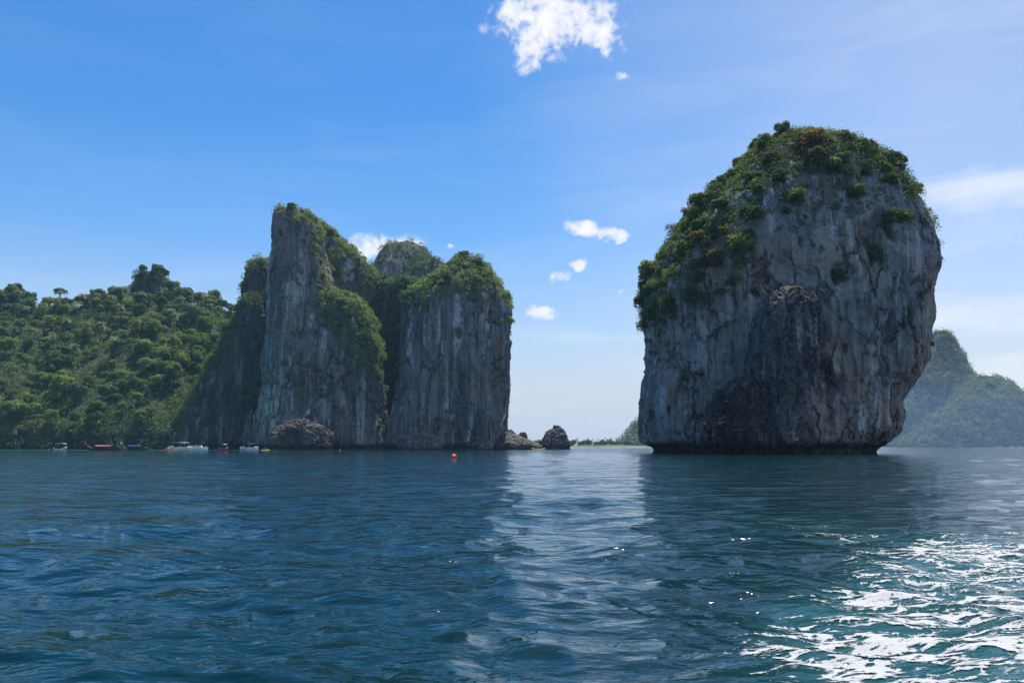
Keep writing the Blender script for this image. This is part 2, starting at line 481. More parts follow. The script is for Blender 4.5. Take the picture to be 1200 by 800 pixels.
def build_foam():
    th = np.linspace(math.radians(10), math.radians(38), 760)
    r = np.exp(np.linspace(math.log(5.4), math.log(24), 560))
    R, T = np.meshgrid(r, th, indexing='ij')
    x, y = (R * np.sin(T)).ravel(), (R * np.cos(T)).ravel()
    p = np.stack([x, y, np.zeros_like(x)], 1)
    wx = x + 0.5 * fbm(p, 0.9, octv=3, off=5.0); wy = y + 0.35 * fbm(p, 0.9, octv=3, off=9.0)
    q = np.stack([wx, wy, np.zeros_like(x)], 1)
    lace = fbm(q, 0.5, 1.5, 1, octv=4, gain=0.62, off=2.0, ridged=True)
    lace2 = fbm(q, 1.5, 5.0, 1, octv=4, gain=0.62, off=6.0, ridged=True)
    blot = fbm(p, 0.45, 0.8, 1, octv=4, off=14.0)
    m = wake_mask(x, y)
    lace3 = fbm(q, 4.5, 12.0, 1, octv=3, gain=0.6, off=16.0, ridged=True)
    nz = 0.42 * lace + 0.66 * lace2 + 0.55 * lace3 + 0.38 * blot
    rank = np.empty(len(nz)); rank[np.argsort(nz)] = np.linspace(0, 1, len(nz))
    near = smooth(8.6, 6.8, y) * smooth(1.4, 2.2, x)
    cover = m * (0.68 + 0.08 * near) 
    thick = np.clip((rank - (1 - cover)) / 0.62, 0, 1) * (m > 0.05)
    z = sea_height(x, y, R.ravel() * 0.0132)
    z = z + 0.006 + 0.003 * thick
    nt, nr = len(th), len(r)
    i = np.arange(nr - 1)[:, None] * nt; j = np.arange(nt - 1)[None, :]
    f = np.stack([i + j, i + nt + j, i + nt + j + 1, i + j + 1], -1).reshape(-1, 4)
    keep = (thick > 0.02)[f].sum(1) >= 3
    f = f[keep]
    used, inv = np.unique(f, return_inverse=True)
    V = np.stack([x, y, z], 1)[used]
    me = mesh_np('sea_foam', V, inv.reshape(-1, 4))
    attr(me, 'thick', thick[used])
    mt, N, b = new_mat('foam')
    tc = N.node('ShaderNodeTexCoord').outputs['Object']
    t = N.node('ShaderNodeAttribute', attribute_name='thick').outputs['Fac']
    bub = N.noise(tc, 26.0, 5, 0.7)
    f2 = N.math('ADD', t, N.math('MULTIPLY', N.math('SUBTRACT', bub, 0.5), 1.4))
    col = N.mix(N.ramp(f2, [(0.0, 0.0), (0.35, 1.0)]), (0.11, 0.21, 0.25), (0.42, 0.43, 0.44))
    N.l.new(col, b.inputs['Base Color']); b.inputs['Roughness'].default_value = 0.85; b.inputs['Specular IOR Level'].default_value = 0.1
    bub2 = N.noise(N.mapping(tc, scale=(0.6, 1, 1)), 7.0, 4, 0.6)
    hole = N.math('ADD', N.math('MULTIPLY', N.math('SUBTRACT', bub, 0.5), 2.4), N.math('MULTIPLY', N.math('SUBTRACT', bub2, 0.5), 2.6))
    N.l.new(N.ramp(N.math('ADD', N.math('MULTIPLY', t, 1.1), hole), [(0.05, 0.0), (0.65, 1.0)]), b.inputs['Alpha'])
    bp = N.node('ShaderNodeBump'); bp.inputs['Strength'].default_value = 0.6; bp.inputs['Distance'].default_value = 0.03
    N.l.new(bub, bp.inputs['Height']); N.l.new(bp.outputs[0], b.inputs['Normal'])
    tag(link('sea_foam', me, mt), 'white lacy wake foam spread on the water at lower right', 'foam', kind='stuff')


build_sea()
build_foam()

# ------------------------------------------------------------------ lofted limestone masses

class Rock: pass


def karst(name, rows, D, mat, parent=None, nz=160, nt=260, front=0.8, back=0.8, n_exp=2.6, k=1.0, seed=0.0,
          big=1.0, flute=1.0, fine=1.0, cave=0.5, notch=1.5, jag=0.0, base=None, front_share=0.7, yoff=0.0, crag=1.0):
    """a limestone mass: horizontal sections stacked up an outline, then weathered.
    rows: (py, xl, xr) of its outline from the top down; D: distance of its middle; front/back: depth relative to half width"""
    pts = [(at(xl, py, D)[0], at(xr, py, D)[0], at((xl + xr) / 2, py, D)[2]) for py, xl, xr in rows]
    pts = np.array(pts)                                   # top down: XL, XR, Z
    if pts[-1, 2] < 3.0 * k: pts[-1, 2] = -2.0
    half = (pts[:, 1] - pts[:, 0]) / 2
    s = np.concatenate([[0], np.cumsum(np.hypot(np.diff(pts[:, 2]), 0.6 * np.diff(half)))])
    u = np.linspace(0, s[-1], nz)
    # smooth interpolation of the outline
    def ip(c):
        lin = np.interp(u, s, c)
        ker = np.hanning(9); ker /= ker.sum()
        pad = np.concatenate([np.full(4, lin[0]), lin, np.full(4, lin[-1])])
        return np.convolve(pad, ker, 'valid')
    XL, XR, Z = ip(pts[:, 0]), ip(pts[:, 1]), ip(pts[:, 2])
    cx, a = (XL + XR) / 2, (XR - XL) / 2
    amax = a.max()
    bf = (a * 0.75 + amax * 0.25 * smooth(0, amax * .6, a)) * front
    bb = (a * 0.75 + amax * 0.25 * smooth(0, amax * .6, a)) * back
    nf = int(nt * front_share)
    t = np.concatenate([np.linspace(math.pi, 2 * math.pi, nf, endpoint=False), np.linspace(0, math.pi, nt - nf, endpoint=False)])
    c, sn = np.cos(t), np.sin(t)
    ex = 2.0 / n_exp
    ux, uy = np.sign(c) * np.abs(c) ** ex, np.sign(sn) * np.abs(sn) ** ex
    # the wanted outline is that of a solid body: fit each section so that its two flanks, wherever they lie in depth, stand at the right bearing and height
    rpy, rxl, rxr = (np.interp(u, s, [r_[m_] for r_ in rows]) for m_ in range(3))
    cp_, sp_ = math.cos(PITCH), math.sin(PITCH)
    for _ in range(4):
        X = cx[:, None] + a[:, None] * ux[None, :]
        Y = D + yoff + np.where(uy[None, :] < 0, bf[:, None], bb[:, None]) * uy[None, :]
        fw = Y * cp_ + (Z[:, None] - CAM_H) * sp_
        bear = F * X / fw
        lo, hi = bear.argmin(1), bear.argmax(1); ii = np.arange(nz)
        pl, ph = bear[ii, lo], bear[ii, hi]
        a = np.clip(a * (rxr - rxl) / np.maximum(ph - pl, 0.5), 0.02, None)
        cx = cx + ((rxl + rxr) / 2 - 600 - (pl + ph) / 2) * (D / F)
        Ys = (Y[ii, lo] + Y[ii, hi]) / 2
        up_ = -(rpy - 400) / F
        Zn = CAM_H + Ys * (sp_ + cp_ * up_) / (cp_ - sp_ * up_)
        Z = np.where(rpy > 505, Z, Zn)
    Z = np.minimum.accumulate(Z)
    X = cx[:, None] + a[:, None] * ux[None, :]
    Y = D + yoff + np.where(uy[None, :] < 0, bf[:, None], bb[:, None]) * uy[None, :]
    ZZ = np.repeat(Z[:, None], nt, 1)
    P = np.stack([X, Y, ZZ], -1)

    def normals(P):
        dt = np.roll(P, -1, 1) - np.roll(P, 1, 1)
        dz = np.gradient(P, axis=0)
        n = np.cross(dz, dt)
        n /= np.linalg.norm(n, axis=-1, keepdims=True) + 1e-9
        return n
    n = normals(P)
    ctr = np.stack([cx[:, None] + 0 * X, D + yoff + 0 * X, ZZ], -1)
    if ((P - ctr) * n).sum(-1).mean() < 0: n = -n
    sgn = 1.0
    q = P.reshape(-1, 3); o = seed * 13.7
    sc = amax / 30.0
    topf = np.repeat(smooth(0, 0.12, u / s[-1])[:, None], nt, 1).ravel()          # calmer at the very top
    d = big * 3.0 * sc * fbm(q, 0.05 / sc, None, 0.025 / sc, 4, 0.55, o)
    flw = fbm(q, 0.20 / k, None, 0.022 / k, 4, 0.6, o + 5, ridged=True)
    wv = smooth(-0.35, 0.45, fbm(q, 0.045 / k, None, 0.03 / k, 3, 0.5, o + 61))
    d = d + flute * 0.75 * k * flw * (0.4 + 0.6 * topf) * (0.25 + 0.9 * wv)
    blk = fbm(q + 2.0 * k * np.stack([flw, flw, flw], 1), 0.14 / k, None, 0.085 / k, 4, 0.6, o + 51, ridged=True)
    d = d + 1.25 * k * blk * (1.15 - 0.75 * wv)
    d = d + flute * 0.35 * k * fbm(q, 0.75 / k, None, 0.07 / k, 3, 0.6, o + 9, ridged=True)
    cv = fbm(q, 0.11 / k, None, 0.06 / k, 3, 0.5, o + 21)
    d = d - cave * 3.6 * k * smooth(0.14, 0.42, cv) * topf
    led = fbm(q, 0.07 / k, None, 0.33 / k, 4, 0.6, o + 2)
    d = d + 0.5 * k * led
    if jag: d = d + jag * k * fbm(q, 0.55 / k, None, 0.45 / k, 5, 0.65, o + 31, ridged=True)
    zz = q[:, 2]
    d = d - notch * smooth(3.2, 0.3, zz)                                           # undercut at the waterline
    nn = n.reshape(-1, 3)
    nh = nn.copy(); nh[:, 2] *= 0.45
    q = q + nh * d[:, None]
    P = q.reshape(P.shape)
    n = normals(P)
    if ((P - ctr) * n).sum(-1).mean() < 0: n = -n
    d2 = fine * 0.42 * k * fbm(q, 0.45 / k, None, 0.3 / k, 5, 0.62, o + 41)
    q = q + n.reshape(-1, 3) * d2[:, None]
    P = q.reshape(P.shape)
    hi_ = (1 - smooth(0.0, 0.3, u / s[-1]))
    q[:, 2] += np.repeat(hi_[:, None], nt, 1).ravel() * crag * k * fbm(q * np.array([1, 1, .2]), 0.16 / k, octv=4, gain=.6, off=o + 77, ridged=True)
    P = q.reshape(P.shape)
    i = np.arange(nz - 1)[:, None] * nt; j = np.arange(nt)[None, :]; j2 = (j + 1) % nt
    f = np.stack([i + j, i + nt + j, i + nt + j2, i + j2], -1).reshape(-1, 4)
    top = P[0].mean(0)
    V = np.concatenate([q, top[None]])
    tri = np.stack([np.full(nt, len(q)), np.arange(nt), (np.arange(nt) + 1) % nt, (np.arange(nt) + 1) % nt], -1)
    bx, by = float(cx[-1]), float(D + yoff)
    org = np.array([bx, by, 0.0]) if base is None else np.array(base, float)
    me = mesh_np(name, V - org, f)
    bm = bmesh.new(); bm.from_mesh(me); bm.verts.ensure_lookup_table()
    for a_ in range(nt):
        fc = bm.faces.new((bm.verts[len(q)], bm.verts[a_], bm.verts[(a_ + 1) % nt])); fc.smooth = True
    bm.to_mesh(me); bm.free()
    ob = link(name, me, mat, parent)
    ob.location = org if parent is None else org - np.array(parent.location)
    # face list for scattering growth
    r = Rock(); r.obj = ob; r.org = org
    A, B, C_, D_ = (V[f[:, k_]] for k_ in range(4))
    cr = np.cross(C_ - A, D_ - B)
    ar = np.linalg.norm(cr, axis=1) / 2 + 1e-9
    fn = cr / (2 * ar[:, None])
    fc = (A + B + C_ + D_) / 4
    if (fn * (fc - ctr.reshape(-1, 3)[f[:, 0]])).sum(1).mean() < 0: fn = -fn
    r.c, r.n, r.a = fc, fn, ar
    r.px, r.py = proj(fc)
    return r


def inside(poly, px, py):
    res = np.zeros(len(px), bool)
    j = len(poly) - 1
    for i in range(len(poly)):
        xi, yi = poly[i]; xj, yj = poly[j]
        cnd = ((yi > py) != (yj > py))
        with np.errstate(divide='ignore', invalid='ignore'):
            cnd &= px < (xj - xi) * (py - yi) / (yj - yi + 1e-12) + xi
        res ^= cnd
        j = i
    return res


def pick(r, mask, n, rs):
    w = r.a * mask
    if w.sum() <= 0: return np.zeros((0, 3)), np.zeros((0, 3))
    idx = rs.choice(len(w), size=n, p=w / w.sum())
    return r.c[idx], r.n[idx]


def sparse(pts, nrm, dmin, nmax, rs):
    """thin points so that no two are closer than dmin"""
    keep = []
    for i in range(len(pts)):
        if all((pts[i] - pts[j]) @ (pts[i] - pts[j]) > dmin * dmin for j in keep):
            keep.append(i)
            if len(keep) >= nmax: break
    return pts[keep], nrm[keep]

# ------------------------------------------------------------------ foliage

def leaves(c, nrm, size, rs, spread=0.9):
    """folded rhombic leaves (2 triangles each) around points c with rough facing nrm"""
    n = len(c)
    nn = nrm + rs.normal(size=(n, 3)) * spread
    nn /= np.linalg.norm(nn, axis=1)[:, None] + 1e-9
    t = np.cross(nn, rs.normal(size=(n, 3))); t /= np.linalg.norm(t, axis=1)[:, None] + 1e-9
    b = np.cross(nn, t)
    s = (size * (0.6 + 0.8 * rs.random(n)))[:, None]
    t, b = t * s * 0.5, b * s * 0.3
    dn = nn * s * 0.12
    V = np.stack([c - t, c + b - dn, c + t, c - b - dn], 1).reshape(-1, 3)
    f = np.arange(4 * n).reshape(-1, 4)
    tris = np.concatenate([f[:, [0, 1, 2]], f[:, [0, 2, 3]]])
    return V, tris


def crown_mesh(name, seed, R=1.0, H=0.8, lobes=9, n=2200, leaf=0.17, gap=0.15, flat=0.0):
    """crown of unit radius: uneven lobes of leaves with gaps between them"""
    rs = np.random.default_rng(seed)
    P, Nn, T = [], [], []
    for i in range(lobes):
        if i == 0: c = np.array([0, 0, 0.42 * H]); rad = 0.60
        else:
            an = i * 2.4 + rs.normal() * 0.4; rr = (0.35 + 0.4 * rs.random()) * R
            c = np.array([math.cos(an) * rr, math.sin(an) * rr, H * (-0.05 + 1.0 * rs.random() * (1 - 0.45 * rr))]); rad = 0.20 + 0.22 * rs.random()
        m = int(n * rad ** 2 / (0.11 * lobes))
        d = rs.normal(size=(m, 3)); d /= np.linalg.norm(d, axis=1)[:, None]
        d[:, 2] = np.where(d[:, 2] < -0.6, -d[:, 2] * 0.5, d[:, 2])
        lump = 1 + 0.25 * perlin(d[:, 0] * 2.6 + i * 5, d[:, 1] * 2.6, d[:, 2] * 2.6)
        rr = rad * lump * (0.72 + 0.33 * rs.random(m) ** 0.5)
        p = c + d * rr[:, None] * np.array([1, 1, 0.92 * (1 - flat)])
        hole = perlin(p[:, 0] * 3.5 + seed, p[:, 1] * 3.5, p[:, 2] * 3.5)
        k_ = hole > -0.55 + gap
        P.append(p[k_]); Nn.append(d[k_]); T.append(np.full(k_.sum(), rs.random()) * 0.5 + rs.random(k_.sum()) * 0.5)
    P, Nn, T = np.concatenate(P), np.concatenate(Nn), np.concatenate(T)
    V, tri = leaves(P, Nn + np.array([0, 0, 0.35]), leaf, rs, 0.55)
    me = mesh_np(name, V, tri, False)
    attr(me, 'tint', np.repeat(T, 4))
    return me


def tube(bm, pts, rads, seg=6):
    rings = []
    for i, (p, r) in enumerate(zip(pts, rads)):
        p = Vector(p)
        d = (Vector(pts[min(i + 1, len(pts) - 1)]) - Vector(pts[max(i - 1, 0)])).normalized()
        sd = d.orthogonal().normalized(); up = d.cross(sd)
        rings.append([bm.verts.new(p + (sd * math.cos(6.2832 * j / seg) + up * math.sin(6.2832 * j / seg)) * r) for j in range(seg)])
    for A, B in zip(rings, rings[1:]):
        for j in range(seg):
            bm.faces.new((A[j], A[(j + 1) % seg], B[(j + 1) % seg], B[j]))
    bm.faces.new(rings[0][::-1]); bm.faces.new(rings[-1])


def bm_mesh(name, bm, smooth_shade=True):
    bmesh.ops.recalc_face_normals(bm, faces=bm.faces)
    me = bpy.data.meshes.new(name); bm.to_mesh(me); bm.free()
    for p in me.polygons: p.use_smooth = smooth_shade
    return me


def trunk_mesh(name, seed, base=-0.9, spread=0.55, twig=False):
    rs = random.Random(seed)
    bm = bmesh.new()
    lean = (rs.uniform(-.08, .08), rs.uniform(-.08, .08))
    tube(bm, [(0, 0, base), (lean[0] * .5, lean[1] * .5, base * .4), (lean[0], lean[1], 0.15), (lean[0] * 1.2, lean[1] * 1.2, 0.6)], [0.085, 0.06, 0.045, 0.015])
    for i in range(6 if not twig else 11):
        an = i * 2.4 + rs.random(); z0 = -0.25 + 0.6 * rs.random(); L = spread * (0.7 + 0.6 * rs.random())
        p0 = Vector((lean[0], lean[1], z0)); d = Vector((math.cos(an), math.sin(an), 0.55 + 0.5 * rs.random())).normalized()
        p1 = p0 + d * L * 0.5 + Vector((0, 0, .03)); p2 = p0 + d * L + Vector((rs.uniform(-.1, .1), rs.uniform(-.1, .1), .08))
        tube(bm, [p0, p1, p2], [0.03, 0.02, 0.006], 5)
        if twig:
            for _ in range(3):
                e = p2 + Vector((rs.uniform(-.3, .3), rs.uniform(-.3, .3), rs.uniform(0.05, .35)))
                tube(bm, [p1.lerp(p2, rs.random()), e], [0.012, 0.004], 4)
    return bm_mesh(name, bm)


def palm_crown(name, seed, n=16, L=1.0):
    rs = np.random.default_rng(seed)
    V, Fc, T = [], [], []
    for i in range(n):
        an = i * 2.399 + rs.normal() * .2; el = math.radians(rs.uniform(-15, 70))
        h = np.array([math.cos(an), math.sin(an), 0.0]); sd = np.array([-math.sin(an), math.cos(an), 0])
        le = L * (0.8 + .3 * rs.random()); prev = None; S = 9
        for s_ in range(S + 1):
            q = s_ / S
            p = h * le * (math.cos(el) * q) + np.array([0, 0, le * (math.sin(el) * q - 0.75 * q * q)])
            if prev is not None:
                w = 0.24 * le * math.sin(math.pi * min(1, q * .92 + .08)) ** .6
                for sg in (-1, 1):
                    tip = (p + prev) / 2 + sd * sg * w + h * 0.10 * le + np.array([0, 0, -0.10 * le * (0.5 + q)])
                    b_ = len(V); V += [prev, prev * .45 + p * .55, tip]; Fc.append((b_, b_ + 1, b_ + 2)); T += [rs.random()] * 3
            prev = p
    me = mesh_np(name, np.array(V), np.array(Fc), False)
    attr(me, 'tint', np.array(T))
    return me


def palm_trunk(name, seed):
    rs = random.Random(seed); bm = bmesh.new()
    bx, by = rs.uniform(-.35, .35), rs.uniform(-.35, .35)
    tube(bm, [(bx, by, -2.2), (bx * .7, by * .7, -1.3), (bx * .25, by * .25, -.6), (0, 0, 0.0)], [.075, .055, .045, .04], 6)
    return bm_mesh(name, bm)


def mat_copies(meshes, mats):
    """crown shapes shared by all trees; the leaf colour sits on each tree's own material slot"""
    for me in meshes: me.materials.append(None)
    return {mk: [(me, m) for me in meshes] for mk, m in mats.items()}


LEAFS = {'dark': LEAF_DARK, 'mid': LEAF_MID, 'bright': LEAF_BRIGHT, 'dry': LEAF_DRY}
CROWNS = mat_copies([crown_mesh('crown', 100 + i, lobes=13 + 2 * i, n=3400, leaf=0.14, gap=0.10 + .05 * (i % 3), H=0.95 + .14 * (i % 4)) for i in range(6)], LEAFS)
FLATS = mat_copies([crown_mesh('crown', 200 + i, lobes=8, n=1500, leaf=0.15, gap=0.3, H=0.45, flat=0.3) for i in range(2)], LEAFS)
TWIGGY = mat_copies([crown_mesh('crown', 300 + i, lobes=10, n=900, leaf=0.12, gap=0.38, H=0.9) for i in range(3)], LEAFS)
TRUNKS = [trunk_mesh('trunk', 400 + i) for i in range(4)]
TRUNKS_TWIG = [trunk_mesh('trunk', 420 + i, twig=True, spread=.8) for i in range(3)]
PALMS = [palm_crown('crown', 500 + i) for i in range(3)]
PALM_TRUNKS = [palm_trunk('trunk', 520 + i) for i in range(3)]
for me in TRUNKS + TRUNKS_TWIG + PALM_TRUNKS: me.materials.append(M_BARK)
for me in PALMS: me.materials.append(None)
PALMS = [(me, LEAF_PALM) for me in PALMS]


def tree(name, loc, size, crown, trunk, label, group, rs, cat='tree', zs=1.0):
    e = empty(name, tuple(loc), rs.random() * 6.283)
    e.scale = (size, size, size * zs)
    tag(e, label, cat, group)
    for nm, me in (('trunk', trunk), ('crown', crown)):
        lm = None
        if isinstance(me, tuple): me, lm = me
        o = bpy.data.objects.new(nm, me); COL.objects.link(o); o.parent = e
        if lm: o.material_slots[0].link = 'OBJECT'; o.material_slots[0].material = lm
        o.location = (0, 0, 0.75 if cat == 'tree' else 0.45)
    return e


def undergrowth(name, sets, mat, label, seed):
    """low growth nobody could count, one leafy mass of clumps; sets: (clump points, normals, leaf size, clump radius, leaves per clump)"""
    rs = np.random.default_rng(seed)
    Vs, Ts, tint, off = [], [], [], 0
    for c, nrm, size, rad, per in sets:
        if len(c) == 0: continue
        R = rad * (0.5 + 0.9 * rs.random(len(c)))
        d = rs.normal(size=(len(c), per, 3)); d /= np.linalg.norm(d, axis=2)[..., None]
        up = nrm * 0.5 + np.array([0, 0, .6]); up /= np.linalg.norm(up, axis=1)[:, None]
        dt = (d * up[:, None, :]).sum(2)
        d = d - np.where(dt < -0.25, 2 * dt, 0)[..., None] * up[:, None, :]
        lump = 1 + 0.35 * perlin(d[..., 0] * 2.2 + np.arange(len(c))[:, None] * 3.1, d[..., 1] * 2.2, d[..., 2] * 2.2)
        p = c[:, None, :] + up[:, None, :] * (R * 0.25)[:, None, None] + d * (R[:, None] * lump * (0.65 + .4 * rs.random((len(c), per)) ** .5))[..., None]
        p = p.reshape(-1, 3); d = d.reshape(-1, 3)
        V, t = leaves(p, d + np.array([0, 0, .35]), size, rs, 0.55)
        Vs.append(V); Ts.append(t + off); off += len(V)
        tn = np.repeat(rs.random(len(c)), per) * .7 + rs.random(len(p)) * .3
        tint.append(np.repeat(tn, 4))
    V = np.concatenate(Vs)
    org = V.mean(0); org[2] = 0
    me = mesh_np(name, V - org, np.concatenate(Ts), False)
    attr(me, 'tint', np.concatenate(tint))
    o = link(name, me, mat); o.location = org
    return tag(o, label, 'undergrowth', kind='stuff')

# ------------------------------------------------------------------ the big sea stack on the right
RS = np.random.default_rng(11)
STACK_ROWS = [(169, 914, 944), (173, 901, 970), (179, 889, 994), (188, 878, 1014), (200, 866, 1032), (212, 855, 1046), (226, 843, 1057),
              (240, 827, 1068), (260, 808, 1078), (280, 792, 1090), (300, 779, 1098), (320, 768, 1101), (340, 761, 1095), (360, 759, 1094),
              (378, 761, 1095), (400, 763, 1092), (424, 763, 1089), (443, 756, 1082), (460, 752, 1068), (472, 750, 1061), (490, 750, 1060),
              (507, 751, 1055), (518, 753, 1042), (526, 757, 1037), (533, 760, 1035)]
stack = karst('sea_stack', STACK_ROWS, 216, M_STACK, nz=350, nt=500, front=0.72, back=0.8, n_exp=2.9, seed=1.0, big=1.0, flute=0.9, cave=0.9, notch=2.2, front_share=0.78)
tag(stack.obj, 'huge rounded limestone sea stack with streaked grey face and bushy top at right', 'sea stack')
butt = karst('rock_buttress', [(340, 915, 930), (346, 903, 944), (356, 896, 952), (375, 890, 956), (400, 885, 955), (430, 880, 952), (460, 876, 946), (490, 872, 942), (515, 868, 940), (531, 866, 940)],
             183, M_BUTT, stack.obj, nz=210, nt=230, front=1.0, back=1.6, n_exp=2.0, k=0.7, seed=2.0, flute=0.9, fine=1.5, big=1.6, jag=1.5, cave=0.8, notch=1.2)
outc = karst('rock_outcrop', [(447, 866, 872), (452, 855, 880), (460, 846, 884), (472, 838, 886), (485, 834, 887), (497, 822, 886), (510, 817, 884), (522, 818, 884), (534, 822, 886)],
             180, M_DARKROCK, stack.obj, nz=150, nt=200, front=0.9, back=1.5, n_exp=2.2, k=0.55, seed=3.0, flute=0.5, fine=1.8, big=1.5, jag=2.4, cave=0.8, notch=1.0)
outc.obj['label'] = 'dark jagged outcrop at the foot of the stack'
GREEN_STACK = [(735, 372), (750, 300), (795, 225), (855, 150), (900, 125), (960, 130), (1040, 170), (1078, 212), (1068, 232), (1040, 212), (1005, 205), (985, 212), (960, 188),
               (935, 186), (905, 205), (892, 240), (880, 290), (866, 330), (845, 352), (815, 372), (780, 382), (756, 388)]
gm = inside(GREEN_STACK, stack.px, stack.py) | ((stack.n[:, 2] > 0.45) & (stack.c[:, 2] > 25))
seen = gm & ((stack.n[:, 1] < 0.15) | ((stack.c[:, 1] < 232) & (stack.n[:, 2] > .3)))
c, n = pick(stack, seen, 3000, RS)
c, n = sparse(c, n, 2.5, 185, RS)
STG = 'trees and bushes crowning the big sea stack'
for i in range(len(c)):
    h = c[i]
    px_, py_ = proj(h[None]); px_, py_ = px_[0], py_[0]
    dry = RS.random() < (0.3 if py_ < 200 else 0.14)
    tw = RS.random() < 0.16
    key = 'dry' if dry else RS.choice(['dark', 'mid', 'mid', 'bright'], p=[.4, .25, .25, .10])
    lib = TWIGGY if tw else CROWNS
    size = (1.2 + 2.2 * RS.random() ** 1.6) * (1.0 if not tw else .9)
    lab = 'yellowing bush on the %s of the big sea stack' % ('left shoulder' if px_ < 850 else ('right rim' if px_ > 1000 else 'rounded top')) if dry else \
          ('sparse twiggy shrub among the bushes on top of the big sea stack' if tw else '%s green leafy bush on the %s of the big sea stack' % (key, 'left shoulder' if px_ < 850 else ('right rim' if px_ > 1000 else 'rounded top')))
    tree('bush', h - n[i] * 0.25, size, lib[key][int(RS.integers(len(lib[key])))], (TRUNKS_TWIG if tw else TRUNKS)[int(RS.integers(3))], lab, STG, RS, 'bush', 0.9 + .3 * RS.random())
c1, n1 = pick(stack, gm, 2000, RS); c4, n4 = pick(stack, gm, 900, RS)
edge = inside(GREEN_STACK, stack.px + RS.normal(size=len(stack.px)) * 9, stack.py + RS.normal(size=len(stack.px)) * 9)
c2, n2 = pick(stack, edge, 260, RS)
cracks = (fbm(stack.c, 0.09, None, .05, 3, .5, 71.0) > 0.42) & (stack.n[:, 1] < -.2) & (stack.py < 330)
c3, n3 = pick(stack, cracks, 60, RS)
undergrowth('undergrowth', [(c1, n1, 0.42, 1.5, 46), (c2, n2, 0.4, 0.9, 36), (c3, n3, .35, .6, 24)], LEAF_DARK, 'low dark green growth matting the top and left shoulder of the sea stack', 5)
undergrowth('undergrowth', [(c4 + n4 * .6, n4, 0.38, 1.2, 40)], LEAF_OLIVE, 'olive green growth sprinkled over the top and left shoulder of the sea stack', 6)
# lone shrubs on the bare right edge
for px_, py_, sz in ((1072, 222, 1.6), (1087, 248, 1.1), (1091, 275, .8), (1102, 305, .6), (757, 402, 1.3), (758, 415, 1.1)):
    x, y, z = at(px_ - (4 if px_ > 900 else -4), py_ + 2, 214)
    labs = {1072: 'open airy shrub leaning out from the upper right rim of the sea stack', 1087: 'small shrub on the right edge of the sea stack below the rim',
            1091: 'tiny shrub on the bare right edge of the sea stack', 1102: 'lowest tiny shrub on the bulge of the sea stack right edge',
            757: 'green bush hanging on the left edge of the sea stack below the cap', 758: 'lowest bush on the left edge of the sea stack'}
    tree('shrub', (x, y, z), sz, TWIGGY['mid'][px_ % 3], TRUNKS_TWIG[px_ % 3], labs[px_], 'lone shrubs on the stack edges', RS, 'shrub')

# ------------------------------------------------------------------ the headland on the left: pinnacle, bluff, peaks
pin = empty('limestone_pinnacle', (*on_sea(350, 470), 0))
tag(pin, 'tall grey limestone pinnacle with steep green ridge beside the forested hill', 'pinnacle')
spire = karst('spire', [(246, 332, 344), (250, 325, 353), (256, 322, 363), (268, 321, 372), (285, 320, 376), (312, 319, 382), (350, 317, 392), (390, 314, 408), (430, 310, 424), (470, 305, 436), (505, 300, 444), (525, 296, 448)],
              478, M_CLIFF, pin, nz=290, nt=300, front=0.85, back=0.9, n_exp=2.5, k=1.7, seed=4.0, flute=0.9, big=0.9, cave=0.6, notch=2.5, base=pin.location)
ridge = karst('ridge', [(262, 350, 372), (272, 346, 386), (285, 344, 401), (300, 342, 418), (315, 341, 433), (330, 341, 444), (360, 340, 458), (420, 340, 466), (524, 340, 470)],
              520, M_CLIFF, pin, nz=150, nt=190, front=0.5, back=1.0, n_exp=2.2, k=1.7, seed=5.0, flute=1.0, big=1.0, cave=0.5, base=pin.location)
shoulder = karst('shoulder', [(346, 382, 402), (352, 376, 416), (362, 373, 428), (378, 372, 437), (400, 376, 442), (430, 386, 446), (480, 392, 450), (524, 396, 456)],
                 470, M_CLIFF, pin, nz=180, nt=190, front=1.0, back=1.2, n_exp=2.2, k=1.5, seed=6.0, flute=1.0, cave=0.5, notch=2.0, base=pin.location)
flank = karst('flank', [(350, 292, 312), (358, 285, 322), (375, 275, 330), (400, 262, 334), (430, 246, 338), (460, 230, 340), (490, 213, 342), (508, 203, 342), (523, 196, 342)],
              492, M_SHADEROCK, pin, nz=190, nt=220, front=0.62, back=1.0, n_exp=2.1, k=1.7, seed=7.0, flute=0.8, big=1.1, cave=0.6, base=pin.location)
flank.obj['label'] = 'overgrown lower flank left of the spire, coloured dark for shade'
knob = karst('side_knob', [(306, 299, 312), (311, 293, 317), (320, 289, 319), (334, 287, 321), (350, 285, 323), (380, 282, 326), (430, 275, 330)],
             525, M_SHADEROCK, pin, nz=90, nt=120, front=0.9, back=0.9, n_exp=2.4, k=1.4, seed=8.0, base=pin.location)
bluff = karst('limestone_bluff', [(302, 543, 555), (306, 537, 561), (312, 531, 567), (320, 524, 574), (328, 512, 580), (336, 498, 584), (345, 484, 588), (354, 476, 592), (364, 473, 595), (400, 471, 594), (442, 468, 595), (470, 465, 594), (490, 460, 592), (510, 455, 590), (526, 452, 592)],
              478, M_CLIFF, nz=290, nt=350, front=0.75, back=0.9, n_exp=3.0, k=1.7, seed=9.0, flute=0.9, big=0.8, cave=0.6, notch=2.5, front_share=.75)
tag(bluff.obj, 'broad sheer grey limestone bluff with green cap, right end of the left headland', 'cliff')
gully = karst('gully_slope', [(331, 445, 485), (338, 436, 500), (350, 432, 505), (380, 428, 505), (430, 426, 505), (480, 424, 500), (524, 420, 500)],
              525, M_SOIL, nz=110, nt=140, front=1.15, back=1.0, n_exp=2.2, k=1.6, seed=10.0, flute=0.6)
tag(gully.obj, 'wooded gully slope between the pinnacle and the bluff', 'slope')
